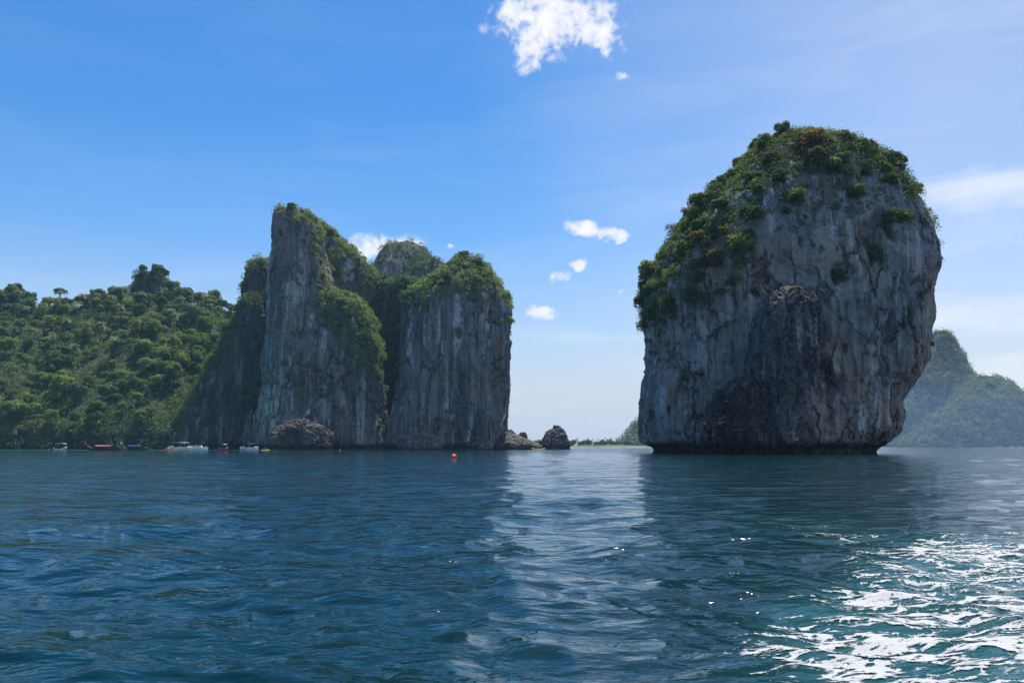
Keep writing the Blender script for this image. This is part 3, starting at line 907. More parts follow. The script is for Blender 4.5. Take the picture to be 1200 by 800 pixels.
peak = karst('green_peak', [(286, 464, 482), (291, 455, 493), (300, 447, 502), (310, 441, 507), (322, 437, 513), (345, 430, 525), (400, 415, 545), (522, 400, 560)],
             640, M_CLIFF, nz=110, nt=150, front=0.8, back=0.8, n_exp=2.2, k=2.0, seed=11.0, flute=0.8)
tag(peak.obj, 'rounded green peak rising behind the saddle of the left headland', 'peak')
hump = karst('green_hump', [(306, 494, 508), (311, 487, 518), (320, 482, 526), (332, 478, 534), (350, 474, 540), (420, 468, 550)],
             570, M_CLIFF, nz=100, nt=150, front=0.8, back=0.8, n_exp=2.2, k=1.8, seed=12.0)
tag(hump.obj, 'dark green hump just behind the bluff on the skyline', 'hill')
# boulders at the foot
def boulder(name, rows, D, mat, label, seed, k=.9, nz=60, nt=90, jag=.5, cat='rock', **kw):
    r = karst(name, rows, D, mat, nz=nz, nt=nt, front=.9, back=.9, n_exp=2.3, k=k, seed=seed, jag=jag, notch=.6, **kw)
    tag(r.obj, label, cat); return r
boulder('rock_outcrop', [(493, 350, 362), (496, 338, 370), (501, 330, 378), (508, 324, 383), (516, 320, 385), (524, 318, 386)], 428, M_DARKROCK, 'jagged grey rock in front of the pinnacle foot', 13.0, 1.0, 120, 200, 2.2, big=3.0)
boulder('boulder', [(509, 480, 502), (512, 474, 510), (518, 468, 515), (526, 464, 518)], 447, M_BOULDER, 'low smooth boulder at the foot of the bluff face', 14.0)
boulder('boulder', [(517, 560, 570), (520, 556, 576), (527, 553, 579)], 446, M_BOULDER, 'small dark boulder near the right foot of the bluff', 15.0)
boulder('rock_ledge', [(508, 588, 596), (511, 586, 606), (515, 584, 617), (519, 582, 626), (523, 580, 632), (527, 578, 634)], 470, M_BOULDER, 'low brown rock ledge running into the sea from the bluff', 16.0, 1.0, 70, 140, .8)
boulder('boulder', [(504, 595, 599), (507, 593, 603), (512, 592, 604), (516, 593, 604)], 470, M_BOULDER, 'rounded boulder perched on the ledge against the bluff', 17.0, .5, 40, 60, .4)
boulder('boulder', [(507, 611, 615), (510, 608, 617), (514, 608, 617), (519, 609, 616)], 470, M_DARKROCK, 'dark upright boulder perched on the outer end of the ledge', 18.0, .45, 40, 60, .4)
islet = boulder('rock_islet', [(500, 651.5, 654.5), (503, 650, 657), (506, 643, 660), (510, 640, 663.5), (516, 636, 667), (520, 635, 668), (526, 635, 668)], 540, M_DARKROCK, 'small pointed rock islet in the gap between the cliffs', 19.0, 1.2, 90, 130, 1.0, 'islet')

# growth on the headland
def greens(r, polys=None, up=0.5, zmin=12):
    m = (r.n[:, 2] > up) & (r.c[:, 2] > zmin)
    if polys:
        for p in polys: m |= inside(p, r.px, r.py)
    return m
G_SPIRE = [[(330, 235), (352, 238), (390, 262), (380, 275), (372, 300), (381, 330), (398, 352), (372, 345), (366, 300), (362, 262), (340, 256), (326, 254)]]
G_RIDGE = [[(355, 250), (440, 320), (445, 335), (450, 400), (380, 400), (380, 300)]]
G_SHOULDER = [[(370, 340), (415, 345), (440, 370), (446, 410), (444, 440), (430, 445), (418, 425), (400, 410), (388, 385), (374, 360)]]
G_FLANK = [[(285, 345), (300, 345), (255, 430), (215, 495), (196, 505), (230, 440)]]
G_BLUFF = [[(520, 315), (550, 290), (575, 312), (600, 362), (590, 366), (575, 346), (556, 338), (535, 345), (510, 352), (476, 358), (470, 345), (500, 325)]]
G_GULLY = [[(420, 325), (510, 325), (510, 500), (420, 500)]]
ALL = [[(0, 0), (1200, 0), (1200, 505), (0, 505)]]
specs = [(spire, greens(spire, G_SPIRE, .5, 20), 14, 3.2, 2.6, 5000), (ridge, greens(ridge, G_RIDGE, .2), 24, 3.6, 3.0, 12000),
         (shoulder, greens(shoulder, G_SHOULDER, .35), 24, 3.4, 2.8, 9000), (flank, greens(flank, G_FLANK, .25), 14, 4.5, 3.0, 11000),
         (knob, greens(knob, None, .3), 6, 3.0, 2.6, 3000), (bluff, greens(bluff, G_BLUFF, .45, 40), 28, 3.8, 3.0, 10000),
         (gully, greens(gully, G_GULLY, .1), 20, 4.5, 3.4, 12000), (hump, greens(hump, ALL), 8, 5.0, 3.4, 6000), (peak, greens(peak, ALL), 10, 7.0, 4.0, 10000)]
names = {id(spire): 'the tall spire', id(ridge): 'the ridge behind the spire', id(shoulder): 'the green shoulder right of the spire', id(flank): 'the dark flank left of the spire',
         id(knob): 'the small knob left of the spire', id(bluff): 'the cap of the bluff', id(gully): 'the gully beside the bluff', id(hump): 'the hump behind the bluff', id(peak): 'the rear green peak'}
sets_d, sets_m = [], []
for r, m, nb, dmin, size, nu in specs:
    vis = m & ((r.n[:, 1] < 0.35) | (r.n[:, 2] > .5))
    c, n = pick(r, vis, 1400, RS)
    c, n = sparse(c, n, dmin, nb, RS)
    for i in range(len(c)):
        key = RS.choice(['dark', 'mid', 'bright', 'dry'], p=[.38, .36, .2, .06])
        L = CROWNS[key]
        tree('bush', c[i] - n[i] * .5, size * (.65 + .7 * RS.random()), L[int(RS.integers(len(L)))], TRUNKS[int(RS.integers(4))],
             'round leafy bush growing on ' + names[id(r)], 'bushes on ' + names[id(r)], RS, 'bush', .9)
    c, n = pick(r, vis, nu // 18, RS)
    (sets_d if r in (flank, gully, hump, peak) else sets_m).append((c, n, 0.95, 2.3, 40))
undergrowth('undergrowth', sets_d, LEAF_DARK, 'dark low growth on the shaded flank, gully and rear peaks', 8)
undergrowth('undergrowth', sets_m, LEAF_MID, 'green low growth on the ledges of the pinnacle and bluff', 9)

# ------------------------------------------------------------------ the forested hill on the left
CREST = [(-420, 372), (-300, 350), (-200, 338), (-100, 330), (0, 342), (20, 344), (40, 354), (60, 352), (80, 355), (100, 349), (120, 341), (140, 338), (160, 335), (180, 334), (200, 338),
         (220, 345), (240, 351), (260, 357), (280, 361), (300, 368), (330, 380), (380, 400)]


def build_hill():
    cp = np.array(CREST, float)
    cols = np.arange(-420, 381, 2.5)
    ny = 150
    Y0, Yc = 476.0, 660.0
    v = np.linspace(0, 1.35, ny)
    V = np.zeros((len(cols), ny, 3))
    for i, c in enumerate(cols):
        cy = np.interp(c, cp[:, 0], cp[:, 1]) + 8
        _, _, zc = at(c, cy, Yc)
        bx = (c - 600) / F / math.cos(PITCH)
        y = Y0 + (Yc - Y0) * v
        hz = np.where(v <= 1, zc * (0.07 * smooth(0, 0.02, v) + 0.93 * np.clip(v, 0, 1) ** 0.86), zc * (1 - 0.9 * (np.clip(v - 1, 0, 1)) ** 1.3))
        # columns fan out from the shore as the slope goes back: constant bearing only at the crest
        xc = bx * Yc * 1.0
        V[i, :, 0] = xc + (bx * Y0 - xc) * (1 - np.clip(v, 0, 1.2))
        V[i, :, 1] = y; V[i, :, 2] = hz
    q = V.reshape(-1, 3)
    b = 9.0 * fbm(q * np.array([1, 1, 0]), 0.018, octv=4, off=3.3) + 3.0 * fbm(q * np.array([1, 1, 0]), 0.07, octv=3, off=6.3)
    fade = np.repeat(smooth(0.02, .2, v)[None, :] * (1 - .6 * smooth(.8, 1, v))[None, :], len(cols), 0).ravel()
    q[:, 2] += b * fade
    q[:, 1] += 10 * fbm(q * np.array([1, 0.2, 0.3]), 0.02, octv=4, off=13.0) + 2.5 * fbm(q, 0.12, octv=4, off=18.0)
    q[:, 2] -= np.repeat((v < 0.004)[None, :], len(cols), 0).ravel() * 2.0
    nx = len(cols)
    i = np.arange(nx - 1)[:, None] * ny; j = np.arange(ny - 1)[None, :]
    f = np.stack([i + j, i + ny + j, i + ny + j + 1, i + j + 1], -1).reshape(-1, 4)
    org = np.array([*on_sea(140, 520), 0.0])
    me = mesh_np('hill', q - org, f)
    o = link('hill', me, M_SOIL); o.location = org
    tag(o, kind='structure')
    r = Rock(); r.obj = o
    A, B, C_, D_ = (q[f[:, k_]] for k_ in range(4))
    cr = np.cross(C_ - A, D_ - B); r.a = np.linalg.norm(cr, axis=1) / 2 + 1e-9
    r.n = cr / (2 * r.a[:, None]); r.n *= np.sign(r.n[:, 2:3] + 1e-9)
    r.c = (A + B + C_ + D_) / 4; r.px, r.py = proj(r.c)
    r.v = np.repeat((v[:-1] + v[1:])[None, :] / 2, nx - 1, 0).ravel()
    return r


hill = build_hill()
RH = np.random.default_rng(23)
vis = (hill.px > -25) & (hill.px < 320) & (hill.v < 1.04) & (hill.v > 0.03)
c, n = pick(hill, vis * (1 + 2.5 * (hill.v > .9)), 7000, RH)
c, n = sparse(c, n, 5.6, 300, RH)
HG = 'trees of the forest on the left hillside'
for i in range(len(c)):
    px_, py_ = proj(c[i][None])
    lowb = py_[0] > 450
    key = RH.choice(['dark', 'mid', 'bright'], p=[.25, .37, .38] if lowb else [.32, .40, .28])
    flat = RH.random() < .06
    L = (FLATS if flat else CROWNS)[key]
    lab = 'flat topped tree spreading in the forest on the left hillside' if flat else \
        '%s green broadleaf tree %s' % (key, 'along the shore under the left hillside' if py_[0] > 470 else ('on the skyline of the left hill' if py_[0] < 372 else
         ('low on the forested left hillside' if py_[0] > 425 else 'high on the forested left hillside')))
    s_ = 2.6 + 4.4 * RH.random() ** 1.4
    tree('forest_tree', c[i] + np.array([0, 0, 0.2 + 1.5 * RH.random()]), s_, L[int(RH.integers(len(L)))], TRUNKS[int(RH.integers(4))], lab, HG, RH, zs=.85 + .35 * RH.random())
for px_, v_ in ((52, .78), (62, .86), (88, .80), (140, .66), (150, .7), (100, .55), (118, .5), (75, .6), (205, .6), (128, .74), (40, .5), (178, .55), (30, .7), (70, .93), (96, .9), (160, .5), (112, .82), (60, .42), (190, .78), (145, .86), (20, .9), (225, .72), (85, .35), (132, .38), (165, .76), (240, .85)):
    k_ = np.argmin((hill.px - px_) ** 2 + ((hill.v - v_) * 300) ** 2)
    tree('palm_tree', hill.c[k_] + np.array([0, 0, 10.5 + px_ % 4]), 6.4, PALMS[px_ % 3], PALM_TRUNKS[px_ % 3], 'pale feathery palm tree standing out of the forest on the left hillside', 'palms on the left hillside', RH)
k_ = np.argmin((hill.px - 68) ** 2 + ((hill.v - .98) * 300) ** 2)
tree('emergent_tree', hill.c[k_] + np.array([0, 0, 8.0]), 7.0, FLATS['dark'][0], TRUNKS[1], 'tall flat crowned tree standing above the skyline of the left hill', None, RH)
c, n = pick(hill, (hill.px > -60) & (hill.px < 330) & (hill.v < 1.1), 2300, RH)
undergrowth('undergrowth', [(c, n, 1.0, 3.4, 44)], LEAF_MID, 'dense understorey filling the forest on the left hillside', 12)
crag = karst('crag', [(321, 168, 186), (325, 162, 193), (332, 160, 196), (345, 158, 197), (370, 155, 200)], 655, M_SHADEROCK, nz=70, nt=110, front=.8, back=.8, k=1.5, seed=24.0)
tag(crag.obj, 'dark rock crag topped with trees on the crest of the left hill', 'crag')
cc, cn = pick(crag, (crag.n[:, 2] > .15) | (crag.py < 340), 260, RH)
undergrowth('undergrowth', [(cc, cn, 1.0, 2.6, 44)], LEAF_DARK, 'dark growth smothering the crag on the left hill crest', 14)
c, n = pick(crag, crag.n[:, 2] > .35, 400, RH); c, n = sparse(c, n, 4.0, 12, RH)
for i in range(len(c)):
    tree('forest_tree', c[i], 3.6, CROWNS['dark'][i % 6], TRUNKS[i % 4], 'dark green tree on top of the crest crag', 'trees on the crest crag', RH)

# ------------------------------------------------------------------ far land
far = karst('far_island', [(389, 1094, 1106), (394, 1089, 1113), (402, 1083, 1119), (414, 1076, 1126), (428, 1069, 1132), (442, 1060, 1140), (470, 1046, 1156), (521, 1020, 1180)],
            3600, M_FARROCK, nz=120, nt=160, front=.8, back=.8, n_exp=2.1, k=8.5, seed=25.0, flute=.6, notch=0)
tag(far.obj, 'hazy green mountain island on the horizon behind the sea stack', 'island')
fars = karst('shoulder', [(444, 1142, 1164), (448, 1134, 1176), (453, 1126, 1190), (462, 1112, 1202), (476, 1096, 1216), (495, 1076, 1236), (521, 1050, 1262)],
             3420, M_FARROCK, far.obj, nz=100, nt=170, front=.7, back=.8, n_exp=2.1, k=8.5, seed=26.0, flute=.7, notch=0)
fark = karst('small_far_island', [(496, 752, 772), (503, 744, 778), (512, 737, 784), (519, 731, 790), (525, 726, 796)], 2000, M_FARROCK, nz=70, nt=110, front=.8, back=.8, n_exp=2.1, k=4.5, seed=27.0, notch=0)
tag(fark.obj, 'hazy green slope of a far island peeking out left of the sea stack', 'island')
RF = np.random.default_rng(31)
sets = []
for r, nn in ((far, 1200), (fars, 1600), (fark, 350)):
    m = fbm(r.c, 0.005, octv=3, off=4.0) + r.n[:, 2] * 0.9 > 0.22
    c, n = pick(r, m, nn, RF); sets.append((c, n, 5.5, 11.0, 17))
undergrowth('far_forest', sets, LEAF_MID, 'forest mantling the hazy far islands', 33)


def build_far_shore():
    xs = np.linspace(*[at(p, 523, 1350)[0] for p in (540, 800)], 160)
    prof = [(1300, -1.0), (1306, .25), (1316, 1.6), (1330, 2.6), (1380, 4.5), (1460, 4.0), (1500, -1)]
    V = np.array([(x, y + 8 * math.sin(x * .02) + 4 * math.sin(x * .071), z * (1 + .25 * math.sin(x * .05))) for x in xs for y, z in prof])
    ny = len(prof); i = np.arange(len(xs) - 1)[:, None] * ny; j = np.arange(ny - 1)[None, :]
    f = np.stack([i + j, i + ny + j, i + ny + j + 1, i + j + 1], -1).reshape(-1, 4)
    m, N, b = new_mat('beach')
    tc = N.node('ShaderNodeTexCoord').outputs['Object']
    sp = N.node('ShaderNodeSeparateXYZ'); N.l.new(tc, sp.inputs[0])
    g = N.ramp(N.math('ADD', N.math('DIVIDE', sp.outputs[2], 6.0), N.math('MULTIPLY', N.noise(tc, .05, 4), .4)), [(.26, 0.0), (.34, 1.0)])
    N.l.new(N.mix(g, (0.30, 0.27, 0.21), (0.05, 0.08, 0.025)), b.inputs['Base Color']); b.inputs['Roughness'].default_value = .9
    o = link('far_shore', mesh_np('far_shore', V, f), m)
    tag(o, kind='structure')
    rs = np.random.default_rng(41)
    for k_ in range(26):
        px_ = 590 + 152 * (k_ + rs.random()) / 26
        x = at(px_, 523, 1355)[0]
        if 634 < px_ < 668: continue
        key = ['dark', 'mid'][k_ % 2]
        tree('shore_tree', (x, 1350 + rs.random() * 30, 0.5), 4.5 + 3 * rs.random(), CROWNS[key][k_ % 6], TRUNKS[k_ % 4], 'small rounded tree on the far low shore between the cliffs', 'trees on the far shore', rs)
    for k_, px_ in enumerate((676, 689, 695, 701, 709, 716, 722, 731)):
        x = at(px_, 523, 1350)[0]
        tree('shore_palm', (x, 1350, 8 + rs.random() * 4), 5.0, PALMS[k_ % 3], PALM_TRUNKS[k_ % 3], 'tiny palm on the far low shore between the cliffs', 'palms on the far shore', rs)


build_far_shore()

# ------------------------------------------------------------------ boats, kayaks, people, buoys
W = plain('boat_white', (0.78, 0.79, 0.80), .3, var=.05)
BLK = plain('boat_black', (0.02, 0.02, 0.022), .4)
BLU = plain('boat_blue', (0.02, 0.10, 0.42), .5)
NAV = plain('boat_navy', (0.02, 0.03, 0.12), .5)
RED = plain('boat_red', (0.42, 0.03, 0.03), .5)
ORG = plain('buoy_orange', (0.85, 0.12, 0.02), .45)
PNK = plain('awning_pink', (0.62, 0.24, 0.18), .8)
TAN = plain('varnished_wood', (0.28, 0.13, 0.06), .45)
DKW = plain('dark_wood', (0.06, 0.035, 0.025), .6)
YEL = plain('vest_yellow', (0.72, 0.60, 0.06), .7)
GRY = plain('boat_grey', (0.30, 0.32, 0.34), .5)
GLS = plain('boat_glass', (0.02, 0.025, 0.03), .08, var=.02)
SKIN = plain('skin', (0.33, 0.18, 0.11), .6)
ROPE = plain('rope', (0.35, 0.30, 0.2), .9)


def hull_mesh(name, L, B, H, bow=0.25, flare=1.15, sheer=0.25, stern_w=0.9, draft=0.35, prow=0.0, sternrise=0.0, n=22):
    """open-topped boat hull along +x (stern at 0), with rub rail, inner side and deck"""
    bm = bmesh.new(); rings = []
    for i in range(n + 1):
        q = i / n
        w = B / 2 * (stern_w + (1 - stern_w) * min(1, q * 3)) * (1 - max(0, (q - (1 - bow)) / bow) ** 1.9 * 0.985) if bow < 1 else B / 2 * max(.02, math.sin(math.pi * min(1, .12 + q * .88)))
        if bow >= 1: w = B / 2 * max(.02, math.sin(math.pi * (.10 + .90 * q)) ** .7)
        top = H + sheer * q ** 2.2 + prow * max(0, (q - .72) / .28) ** 2.0 + sternrise * max(0, (.25 - q) / .25) ** 2
        keel = -draft + (draft + .25 * H) * max(0, (q - .8) / .2) ** 2 + prow * .75 * max(0, (q - .78) / .22) ** 2.2 + sternrise * .5 * max(0, (.2 - q) / .2) ** 2
        x = L * q
        deck = max(keel + .15, top - .38 * H)
        sec = [(0, keel), (w * .75, keel + .3 * draft + .05), (w * .95, keel + (top - keel) * .55), (w * flare, top), (w * flare - .07 * min(1, w), top + .015), (w * flare - .1 * min(1, w * 4), deck), (0, deck + .03)]
        ring = [bm.verts.new((x, y, z)) for y, z in sec] + [bm.verts.new((x, -y, z)) for y, z in sec[-2:0:-1]]
        rings.append(ring)
    m = len(rings[0])
    for A, Bq in zip(rings, rings[1:]):
        for j in range(m): bm.faces.new((A[j], A[(j + 1) % m], Bq[(j + 1) % m], Bq[j]))
    bm.faces.new(rings[0]); bm.faces.new(rings[-1][::-1])
    return bm_mesh(name, bm, False)


def boxm(name, sx, sy, sz, bev=0.0, taper=1.0, shift=0.0):
    bm = bmesh.new(); bmesh.ops.create_cube(bm, size=1)
    for v in bm.verts:
        up = v.co.z > 0
        v.co = Vector((v.co.x * sx * (taper if up else 1) + (shift if up else 0), v.co.y * sy * (taper if up else 1), (v.co.z + .5) * sz))
    if bev: bmesh.ops.bevel(bm, geom=bm.edges[:], offset=bev, segments=2, affect='EDGES')
    return bm_mesh(name, bm, False)


def tubem(name, pts, rads, seg=6):
    bm = bmesh.new(); tube(bm, pts, rads, seg); return bm_mesh(name, bm)


def canopy_mesh(name, L, B, t=.08, camber=.14):
    bm = bmesh.new(); rows = []
    for i in range(7):
        x = L * (i / 6 - .5)
        rows.append([(x, B * (j / 8 - .5), camber * (1 - (2 * j / 8 - 1) ** 2) + .04 * math.cos(i * 1.1)) for j in range(9)])
    top = [[bm.verts.new((x, y, z + t)) for x, y, z in r] for r in rows]; bot = [[bm.verts.new((x, y, z)) for x, y, z in r] for r in rows]
    for S, fl in ((top, 0), (bot, 1)):
        for i in range(6):
            for j in range(8):
                q = (S[i][j], S[i + 1][j], S[i + 1][j + 1], S[i][j + 1]); bm.faces.new(q if not fl else q[::-1])
    def side(a, b):
        for k_ in range(len(a) - 1): bm.faces.new((a[k_], a[k_ + 1], b[k_ + 1], b[k_]))
    side(top[0], bot[0]); side(top[-1], bot[-1]); side([r[0] for r in top], [r[0] for r in bot]); side([r[-1] for r in top], [r[-1] for r in bot])
    return bm_mesh(name, bm)


def part(name, me, mat, parent, loc=(0, 0, 0), rot=(0, 0, 0)):
    o = link(name, me.copy() if me.users else me, mat, parent, loc); o.rotation_euler = rot
    return o


PERSON_CACHE = {}


def person_mesh(pose):
    """one continuous skinned body; feet (or seat) at z = 0"""
    if pose in PERSON_CACHE: return PERSON_CACHE[pose]
    if pose == 'stand':
        J = {'pel': (0, 0, .95), 'ch': (0, .02, 1.28), 'nk': (0, .02, 1.48), 'hd': (0, .03, 1.60), 'tp': (0, .03, 1.72)}
        for s, k_ in ((-1, 'l'), (1, 'r')):
            J.update({k_ + 'sh': (s * .19, .02, 1.41), k_ + 'el': (s * .28, .04, 1.14), k_ + 'wr': (s * .27, .16, .95), k_ + 'ha': (s * .26, .20, .86),
                      k_ + 'hp': (s * .10, 0, .90), k_ + 'kn': (s * .12, .03, .50), k_ + 'an': (s * .12, -.02, .09), k_ + 'to': (s * .13, .15, .04)})
    else:
        J = {'pel': (0, 0, .12), 'ch': (0, .02, .45), 'nk': (0, .04, .65), 'hd': (0, .06, .77), 'tp': (0, .07, .89)}
        for s, k_ in ((-1, 'l'), (1, 'r')):
            J.update({k_ + 'sh': (s * .19, .02, .58), k_ + 'el': (s * .27, .14, .36), k_ + 'wr': (s * .2, .34, .36), k_ + 'ha': (s * .16, .42, .38),
                      k_ + 'hp': (s * .10, .05, .10), k_ + 'kn': (s * .13, .48, .18), k_ + 'an': (s * .12, .80, -.02), k_ + 'to': (s * .12, .93, .06)})
    rad = {'pel': .15, 'ch': .16, 'nk': .06, 'hd': .10, 'tp': .07, 'sh': .07, 'el': .048, 'wr': .034, 'ha': .04, 'hp': .095, 'kn': .065, 'an': .042, 'to': .035}
    E = [('pel', 'ch'), ('ch', 'nk'), ('nk', 'hd'), ('hd', 'tp')]
    for k_ in 'lr': E += [('ch', k_ + 'sh'), (k_ + 'sh', k_ + 'el'), (k_ + 'el', k_ + 'wr'), (k_ + 'wr', k_ + 'ha'), ('pel', k_ + 'hp'), (k_ + 'hp', k_ + 'kn'), (k_ + 'kn', k_ + 'an'), (k_ + 'an', k_ + 'to')]
    keys = list(J); me = bpy.data.meshes.new('body')
    me.from_pydata([J[k_] for k_ in keys], [(keys.index(a), keys.index(b)) for a, b in E], [])
    tmp = bpy.data.objects.new('tmp', me); COL.objects.link(tmp)
    tmp.modifiers.new('s', 'SKIN')
    for i, k_ in enumerate(keys):
        rr = rad.get(k_, rad.get(k_[1:])); sv = me.skin_vertices[0].data[i]; sv.radius = (rr, rr); sv.use_root = (k_ == 'pel')
    tmp.modifiers.new('d', 'SUBSURF').levels = 1
    dg = bpy.context.evaluated_depsgraph_get()
    res = bpy.data.meshes.new_from_object(tmp.evaluated_get(dg))
    bpy.data.objects.remove(tmp)
    zs = [J['nk'][2] - .02, J['pel'][2] + .02]
    PERSON_CACHE[pose] = (res, zs)
    return res, zs


def person(loc, rz, pose, shirt, shorts, label, group=None):
    me, (zn, zp) = person_mesh(pose)
    me = me.copy(); me.materials.clear()
    for m in (SKIN, shirt, shorts): me.materials.append(m)
    for p in me.polygons:
        z = p.center.z; p.use_smooth = True
        p.material_index = 0 if z > zn or abs(p.center.x) > .235 else (1 if z > zp else (2 if (p.center.y < .4 and pose == 'sit') or (pose == 'stand' and z > .55) else 0))
    o = link('person', me); o.location = loc; o.rotation_euler = (0, 0, rz)
    return tag(o, label, 'person', group)


def sea_z(x, y):
    return 0.0


def outboard(parent, loc, cowl):
    e = part('outboard_motor', boxm('outboard_motor', .5, .42, .75, .08, .85, -.05), cowl, parent, loc)
    part('leg', boxm('leg', .22, .16, 1.0, .03, 1.0, .05), GRY, e, (.02, 0, -.95))
    part('bracket', boxm('bracket', .35, .3, .3, .03), BLK, e, (.28, 0, -.2))
    return e


def speedboat(px, D, rz, L, label, trim, cowl, top=W, n_eng=3, cabin=False, scale=1.0):
    x, y = on_sea(px, D)
    e = empty('speedboat', (x, y, 0), rz); e.scale = (scale,) * 3
    B = .30 * L
    h = part('hull', hull_mesh('hull', L, B, 1.15, .42, 1.12, .45, .92, .4), W, e, (-L / 2, 0, 0))
    part('stripe', boxm('stripe', L * .62, B * 1.085, .12, 0), trim, h, (L * .33, 0, .72))
    part('deck', boxm('deck', L * .28, B * .55, .22, .06, .7), W, e, (L * .27, 0, 1.18))
    part('windshield', boxm('windshield', .5, B * .72, .75, .03, .72, -.25), GLS, e, (L * .10, 0, 1.15))
    if cabin:
        c = part('cabin', boxm('cabin', L * .42, B * .78, 1.25, .12, .78, -.15), W, e, (L * .02, 0, 1.0))
        for s in (-1, 1): part('window', boxm('window', L * .30, .05, .42, .02), GLS, c, (-.05, s * B * .352, .55))
    else:
        zt = 2.75
        part('canopy', canopy_mesh('canopy', L * .48, B * .95), top, e, (-L * .10, 0, zt))
        for sx in (-.31, -.1, .11):
            for sy in (-1, 1):
                part('canopy_post', tubem('canopy_post', [(0, 0, 0), (.05, -sy * .05, 1.75)], [.04, .035]), GRY, e, (sx * L, sy * B * .46, 1.05))
        for sx in (-.28, -.18, -.08, .02):
            part('seat', boxm('seat', .5, B * .75, .42, .06), trim if sx < -.2 else GRY, e, (sx * L, 0, .82))
        part('mast', tubem('mast', [(0, 0, 0), (0, 0, .7)], [.03, .02]), GRY, e, (-.05 * L, 0, zt + .2))
    for k_ in range(n_eng):
        outboard(e, (-L / 2 - .3, (k_ - (n_eng - 1) / 2) * .75, .95), cowl)
    for s in (-1, 1):
        part('bow_rail', tubem('bow_rail', [(L * .12, s * B * .5, 1.45), (L * .3, s * B * .42, 1.75), (L * .45, s * B * .12, 1.95)], [.025] * 3, 5), GRY, e)
    return tag(e, label, 'speedboat', 'speedboats moored in the lagoon')


def longtail(px, D, rz, L, label, trim, awning, hullmat, scale=1.0):
    x, y = on_sea(px, D)
    e = empty('longtail_boat', (x, y, 0), rz); e.scale = (scale,) * 3
    B = .17 * L
    h = part('hull', hull_mesh('hull', L, B, .75, 1.0, 1.12, .45, .6, .3, 2.3, .5, 30), hullmat, e, (-L / 2, 0, 0))
    part('prow_ribbon', tubem('prow_ribbon', [(L * .495, 0, 2.75), (L * .50, 0, 3.05), (L * .505, 0, 3.4), (L * .50, 0, 3.6)], [.2, .3, .26, .1], 8), trim, e)
    part('ribbon_tail', tubem('ribbon_tail', [(L * .49, .12, 2.9), (L * .475, .2, 2.4), (L * .47, .22, 1.9)], [.12, .1, .04], 6), trim, e)
    part('awning', canopy_mesh('awning', L * .42, B * 1.05, .05, .25), awning, e, (-.02 * L, 0, 1.95))
    for sx in (-.2, -.02, .17):
        for sy in (-1, 1): part('awning_post', tubem('awning_post', [(0, 0, 0), (0, 0, 1.35)], [.035, .03]), TAN, e, (sx * L, sy * B * .44, .65))
    for sx in (-.22, -.08, .06, .2): part('thwart', boxm('thwart', .35, B * .85, .06, .01), TAN, e, (sx * L, 0, .62))
    g = part('engine', boxm('engine', .9, .5, .6, .06, .85), GRY, e, (-L * .45, 0, 1.15))
    part('drive_shaft', tubem('drive_shaft', [(-.3, 0, .3), (-2.6, 0, -.4), (-4.2, 0, -1.15)], [.05, .04, .04]), GRY, g)
    part('tiller', tubem('tiller', [(.4, 0, .4), (1.2, 0, .6)], [.03, .03]), BLK, g)
    return tag(e, label, 'longtail boat', 'longtail boats in the lagoon')


SB = 365.0
PI = math.pi
speedboat(72, SB, PI / 2 + .28, 11.5, 'white speedboat with dark outboards nearest the left edge, a red buoy beside it', BLK, BLK, scale=1.05)
longtail(121, SB + 4, PI - .12, 17.0, 'orange prowed longtail boat with pinkish awning below the forest', ORG, PNK, DKW)
longtail(157, SB + 10, PI - .2, 13.0, 'longtail boat with blue awning behind the orange prowed one', YEL, BLU, DKW)
speedboat(214, SB, PI / 2 - .25, 12.0, 'large white speedboat with white outboards and grey canopy at mid lagoon', GRY, W, GRY, scale=1.2)
speedboat(232, SB + 14, .12, 9.0, 'low white cabin boat tucked behind the large white speedboat', BLU, BLK, n_eng=1, cabin=True)
x, y = on_sea(262.5, SB)
speedboat(262.5, SB, PI / 2 - .1, 8.0, 'small dark red boat with pale blue canopy', RED, RED, plain('canopy_paleblue', (.35, .5, .75), .7), n_eng=1, scale=.95)
speedboat(294, SB - 4, PI / 2 - .3, 10.5, 'white and blue speedboat nearest the pinnacle', BLU, W, NAV, scale=1.05)
for o in list(COL.objects):
    if o.name.startswith('speedboat') and 'dark red' in o.get('label', ''):
        for ch in o.children:
            if ch.name.startswith('hull'): ch.data.materials.clear(); ch.data.materials.append(RED)


def kayak(px, D, rz, mat, label, name='kayak'):
    x, y = on_sea(px, D)
    bm = bmesh.new(); rings = []
    for i in range(15):
        q = i / 14; w = .40 * math.sin(math.pi * (.03 + .94 * q)) ** .6; z = .18 * (2 * q - 1) ** 4
        rings.append([bm.verts.new((4.2 * (q - .5), w * math.cos(t_ * 6.2832 / 10), z + .10 + .18 * math.sin(t_ * 6.2832 / 10))) for t_ in range(10)])
    for A, B in zip(rings, rings[1:]):
        for j in range(10): bm.faces.new((A[j], A[(j + 1) % 10], B[(j + 1) % 10], B[j]))
    bm.faces.new(rings[0]); bm.faces.new(rings[-1][::-1])
    e = empty(name, (x, y, 0), rz)
    part('hull', bm_mesh('hull', bm), mat, e)
    for sx in (-.7, .6): part('seat', boxm('seat', .4, .45, .25, .04, .9, -.1), BLK, e, (sx, 0, .24))
    part('paddle', tubem('paddle', [(.2, -1.0, .75), (.2, 1.0, .95)], [.03, .03]), YEL, e)
    return tag(e, label, 'kayak', 'kayaks in the lagoon')


